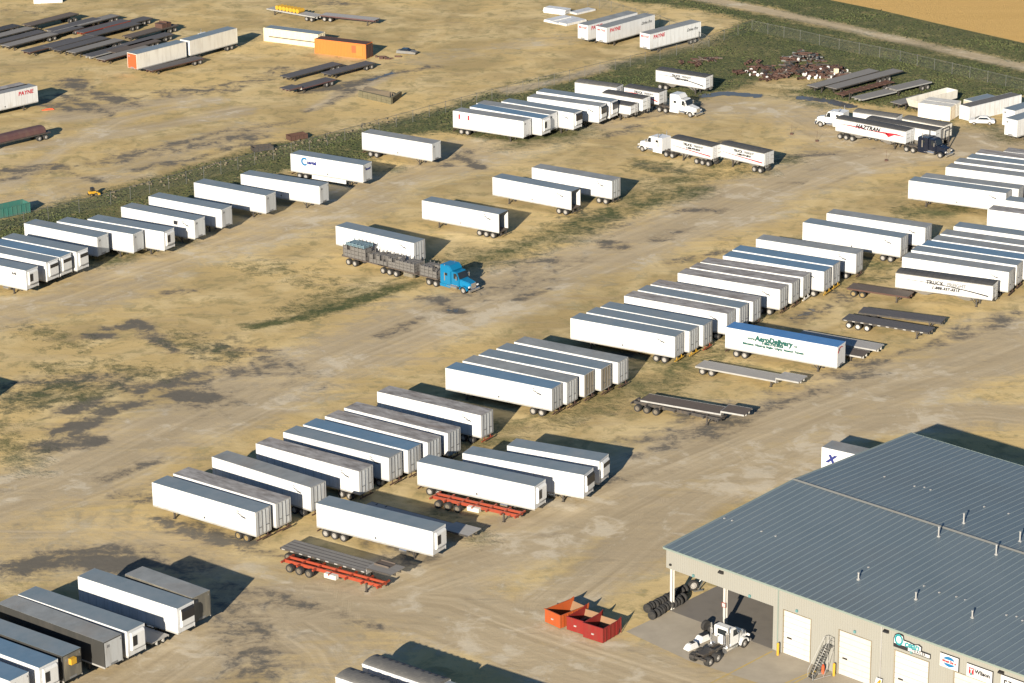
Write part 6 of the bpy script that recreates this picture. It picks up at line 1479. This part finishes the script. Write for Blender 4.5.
    c = mixc(nt, mth(nt, 'MULTIPLY', fd0, .60), c, (.20,.16,.105)); c = mixc(nt, mth(nt, 'MULTIPLY', fd, .9), c, mixc(nt, fine, (.078,.078,.074), (.135,.125,.105)))
    # scattered small stains
    sp = mth(nt, 'MULTIPLY', ramp(nt, noise(nt, coords(nt, (.5,1,1), (0,0,R(-45))), .20, 8, .72), .58, .72), .55)
    c = mixc(nt, sp, c, (.17,.15,.12))
    fg = brk('G', 1.6, 1.4, .12, .95)
    gc = mixc(nt, ramp(nt, mid, .35, .65), (.058,.082,.024), (.11,.118,.04)); gc = mixc(nt, mth(nt, 'MULTIPLY', ramp(nt, fine, .45, .75), .7), gc, (.035,.048,.018)); gc = mixc(nt, mth(nt, 'MULTIPLY', ramp(nt, big, .5, .68), .35), gc, (.22,.185,.08))
    c = mixc(nt, fg, c, gc)
    fc = ramp(nt, A('C'), .4, .6)
    cc = mixc(nt, ramp(nt, mid, .35, .7), (.42,.36,.27), (.34,.29,.22)); cc = mixc(nt, mth(nt, 'MULTIPLY', ramp(nt, fine, .6, .75), .5), cc, (.2,.17,.13))
    c = mixc(nt, fc, c, cc)
    ff = ramp(nt, A('F'), .45, .55); vf = coords(nt, (.05,1,1), (0,0,R(44)))
    fcx = mixc(nt, noise(nt, vf, .5, 5, .6), (.56,.35,.10), (.70,.45,.16))
    c = mixc(nt, ff, c, fcx)
    fw = brk('W', 1.4, .9, .50, .62)
    c = mixc(nt, fw, c, (.085,.088,.09))
    c = mixc(nt, mth(nt, 'MULTIPLY', grit, .20), c, (.18,.14,.09), 'MIX')
    nt.links.new(c, b.inputs['Base Color'])
    rg = mth(nt, 'SUBTRACT', .95, mth(nt, 'MULTIPLY', fw, .66)); nt.links.new(rg, b.inputs['Roughness'])
    b.inputs['Specular IOR Level'].default_value = .25
    h = mth(nt, 'ADD', mth(nt, 'MULTIPLY', fine, .10), mth(nt, 'ADD', mth(nt, 'MULTIPLY', st2, .07), mth(nt, 'MULTIPLY', mid, .22)))
    h = mth(nt, 'ADD', h, mth(nt, 'MULTIPLY', mth(nt, 'MULTIPLY', fg, grit), .5))
    h = mth(nt, 'MULTIPLY', h, mth(nt, 'SUBTRACT', 1.0, mth(nt, 'MAXIMUM', fw, fc)))
    bp = nt.nodes.new('ShaderNodeBump'); bp.inputs['Strength'].default_value = .42; bp.inputs['Distance'].default_value = 1.0
    nt.links.new(h, bp.inputs['Height']); nt.links.new(bp.outputs[0], b.inputs['Normal'])
    return m
gm.materials.append(ground_mat())
struct(put('ground', gm))
# tall grass tufts on the verge
def grass_mat():
    m, nt, b = newmat('grass_blades'); v = coords(nt); f = noise(nt, v, .25, 4); g = noise(nt, v, 2.5, 2)
    c = mixc(nt, ramp(nt, f, .35, .65), (.055,.08,.023), (.10,.112,.038)); c = mixc(nt, ramp(nt, g, .6, .8), c, (.15,.13,.055))
    nt.links.new(c, b.inputs['Base Color']); b.inputs['Roughness'].default_value = .9; return m
M['grass'] = grass_mat()
gx = (np.searchsorted(xs, rng.uniform(-110, 125, 260000))).clip(1, nx-1); gy = (np.searchsorted(ys, rng.uniform(385, 620, 260000))).clip(1, ny-1)
keep = np.minimum(gzone, masks['G'])[gy*nx+gx]*(1-masks['F'][gy*nx+gx])*(1-masks['L'][gy*nx+gx]) > rng.uniform(.35, 1.3, len(gx))
gx, gy = gx[keep][:42000], gy[keep][:42000]
n = len(gx); cx = xs[gx]-rng.uniform(0,1.1,n); cy = ys[gy]-rng.uniform(0,1.1,n)
patch = .5+.5*np.sin(cx*.21+1.7*np.sin(cy*.13))*np.sin(cy*.17+1.3*np.sin(cx*.11))
hh = (.06+.24*patch**2)*rng.uniform(.5,1.2,n)
V3 = []; 
ang = rng.uniform(0, 6.28, n)
P0 = np.stack([cx-np.cos(ang)*.22, cy-np.sin(ang)*.22, np.zeros(n)], 1); P1 = np.stack([cx+np.cos(ang)*.22, cy+np.sin(ang)*.22, np.zeros(n)], 1)
P2 = np.stack([cx+rng.normal(0,.15,n), cy+rng.normal(0,.15,n), hh], 1); P3 = np.stack([cx-np.sin(ang)*.24, cy+np.cos(ang)*.24, np.zeros(n)], 1)
VV = np.stack([P0,P1,P2,P3], 1).reshape(-1,3)
base = np.arange(n)*4
FF = np.concatenate([np.stack([base, base+1, base+2], 1), np.stack([base+1, base+3, base+2], 1), np.stack([base+3, base, base+2], 1)])
me = bpy.data.meshes.new('tall_grass'); me.vertices.add(len(VV)); me.vertices.foreach_set('co', VV.astype(np.float32).ravel())
me.loops.add(FF.size); me.loops.foreach_set('vertex_index', FF.ravel().astype(np.int32)); me.polygons.add(len(FF))
me.polygons.foreach_set('loop_start', (np.arange(len(FF))*3).astype(np.int32)); me.polygons.foreach_set('loop_total', np.full(len(FF), 3, dtype=np.int32)); me.update(calc_edges=True)
me.materials.append(M['grass']); o = put('tall_grass', me); o['kind'] = 'stuff'; tag(o, 'rough green grass and weeds growing on the verges along the fences', 'grass')

# ------------------------------------------------------------------ light, sky, camera
w = bpy.data.worlds.new('World'); S.world = w; w.use_nodes = True
nt = w.node_tree; bg = nt.nodes['Background']
SUN_AZ, SUN_EL = 73.0, 18.0        # direction the light travels to, in the ground plane, from +x
sky = nt.nodes.new('ShaderNodeTexSky'); sky.sky_type = 'NISHITA'; sky.sun_disc = False
sky.sun_elevation = R(SUN_EL)
# the sun stands opposite to the travel direction; sky rotation is measured clockwise from +y
src = math.degrees(math.atan2(-math.cos(R(SUN_AZ)), -math.sin(R(SUN_AZ))))
sky.sun_rotation = R(src)
sky.air_density = 1.2; sky.dust_density = .6; sky.ozone_density = 6.0
nt.links.new(sky.outputs[0], bg.inputs[0]); bg.inputs[1].default_value = .05
sd = bpy.data.lights.new('sun', 'SUN'); sd.energy = 5.0; sd.angle = R(.53); sd.color = (1.0, .89, .73)
so = bpy.data.objects.new('sun', sd); COL.objects.link(so)
d = Vector((math.cos(R(SUN_AZ))*math.cos(R(SUN_EL)), math.sin(R(SUN_AZ))*math.cos(R(SUN_EL)), -math.sin(R(SUN_EL))))
so.rotation_euler = d.to_track_quat('-Z', 'Y').to_euler(); so.location = (0, 200, 150)
cam = bpy.data.cameras.new('camera'); co = bpy.data.objects.new('camera', cam); COL.objects.link(co); S.camera = co
cam.sensor_fit = 'HORIZONTAL'; cam.sensor_width = 36; cam.lens = 2792.77*36/1024; cam.clip_start = 1; cam.clip_end = 12000
pitch, roll = .3406617, -.01129818
fw = Vector((0, math.cos(pitch), -math.sin(pitch))); r0 = Vector((1,0,0)); u0 = r0.cross(fw)
rr = r0*math.cos(roll)+u0*math.sin(roll); uu = -r0*math.sin(roll)+u0*math.cos(roll)
co.matrix_world = Matrix(((rr.x, uu.x, -fw.x, 0), (rr.y, uu.y, -fw.y, 0), (rr.z, uu.z, -fw.z, 128.684), (0,0,0,1)))
S.view_settings.view_transform = 'Standard'; S.view_settings.look = 'None'; S.view_settings.gamma = 1; S.view_settings.use_curve_mapping = False
S.view_settings.exposure = .98
S.render.engine = 'CYCLES'; S.cycles.diffuse_bounces = 1; S.render.resolution_x = 1024; S.render.resolution_y = 683
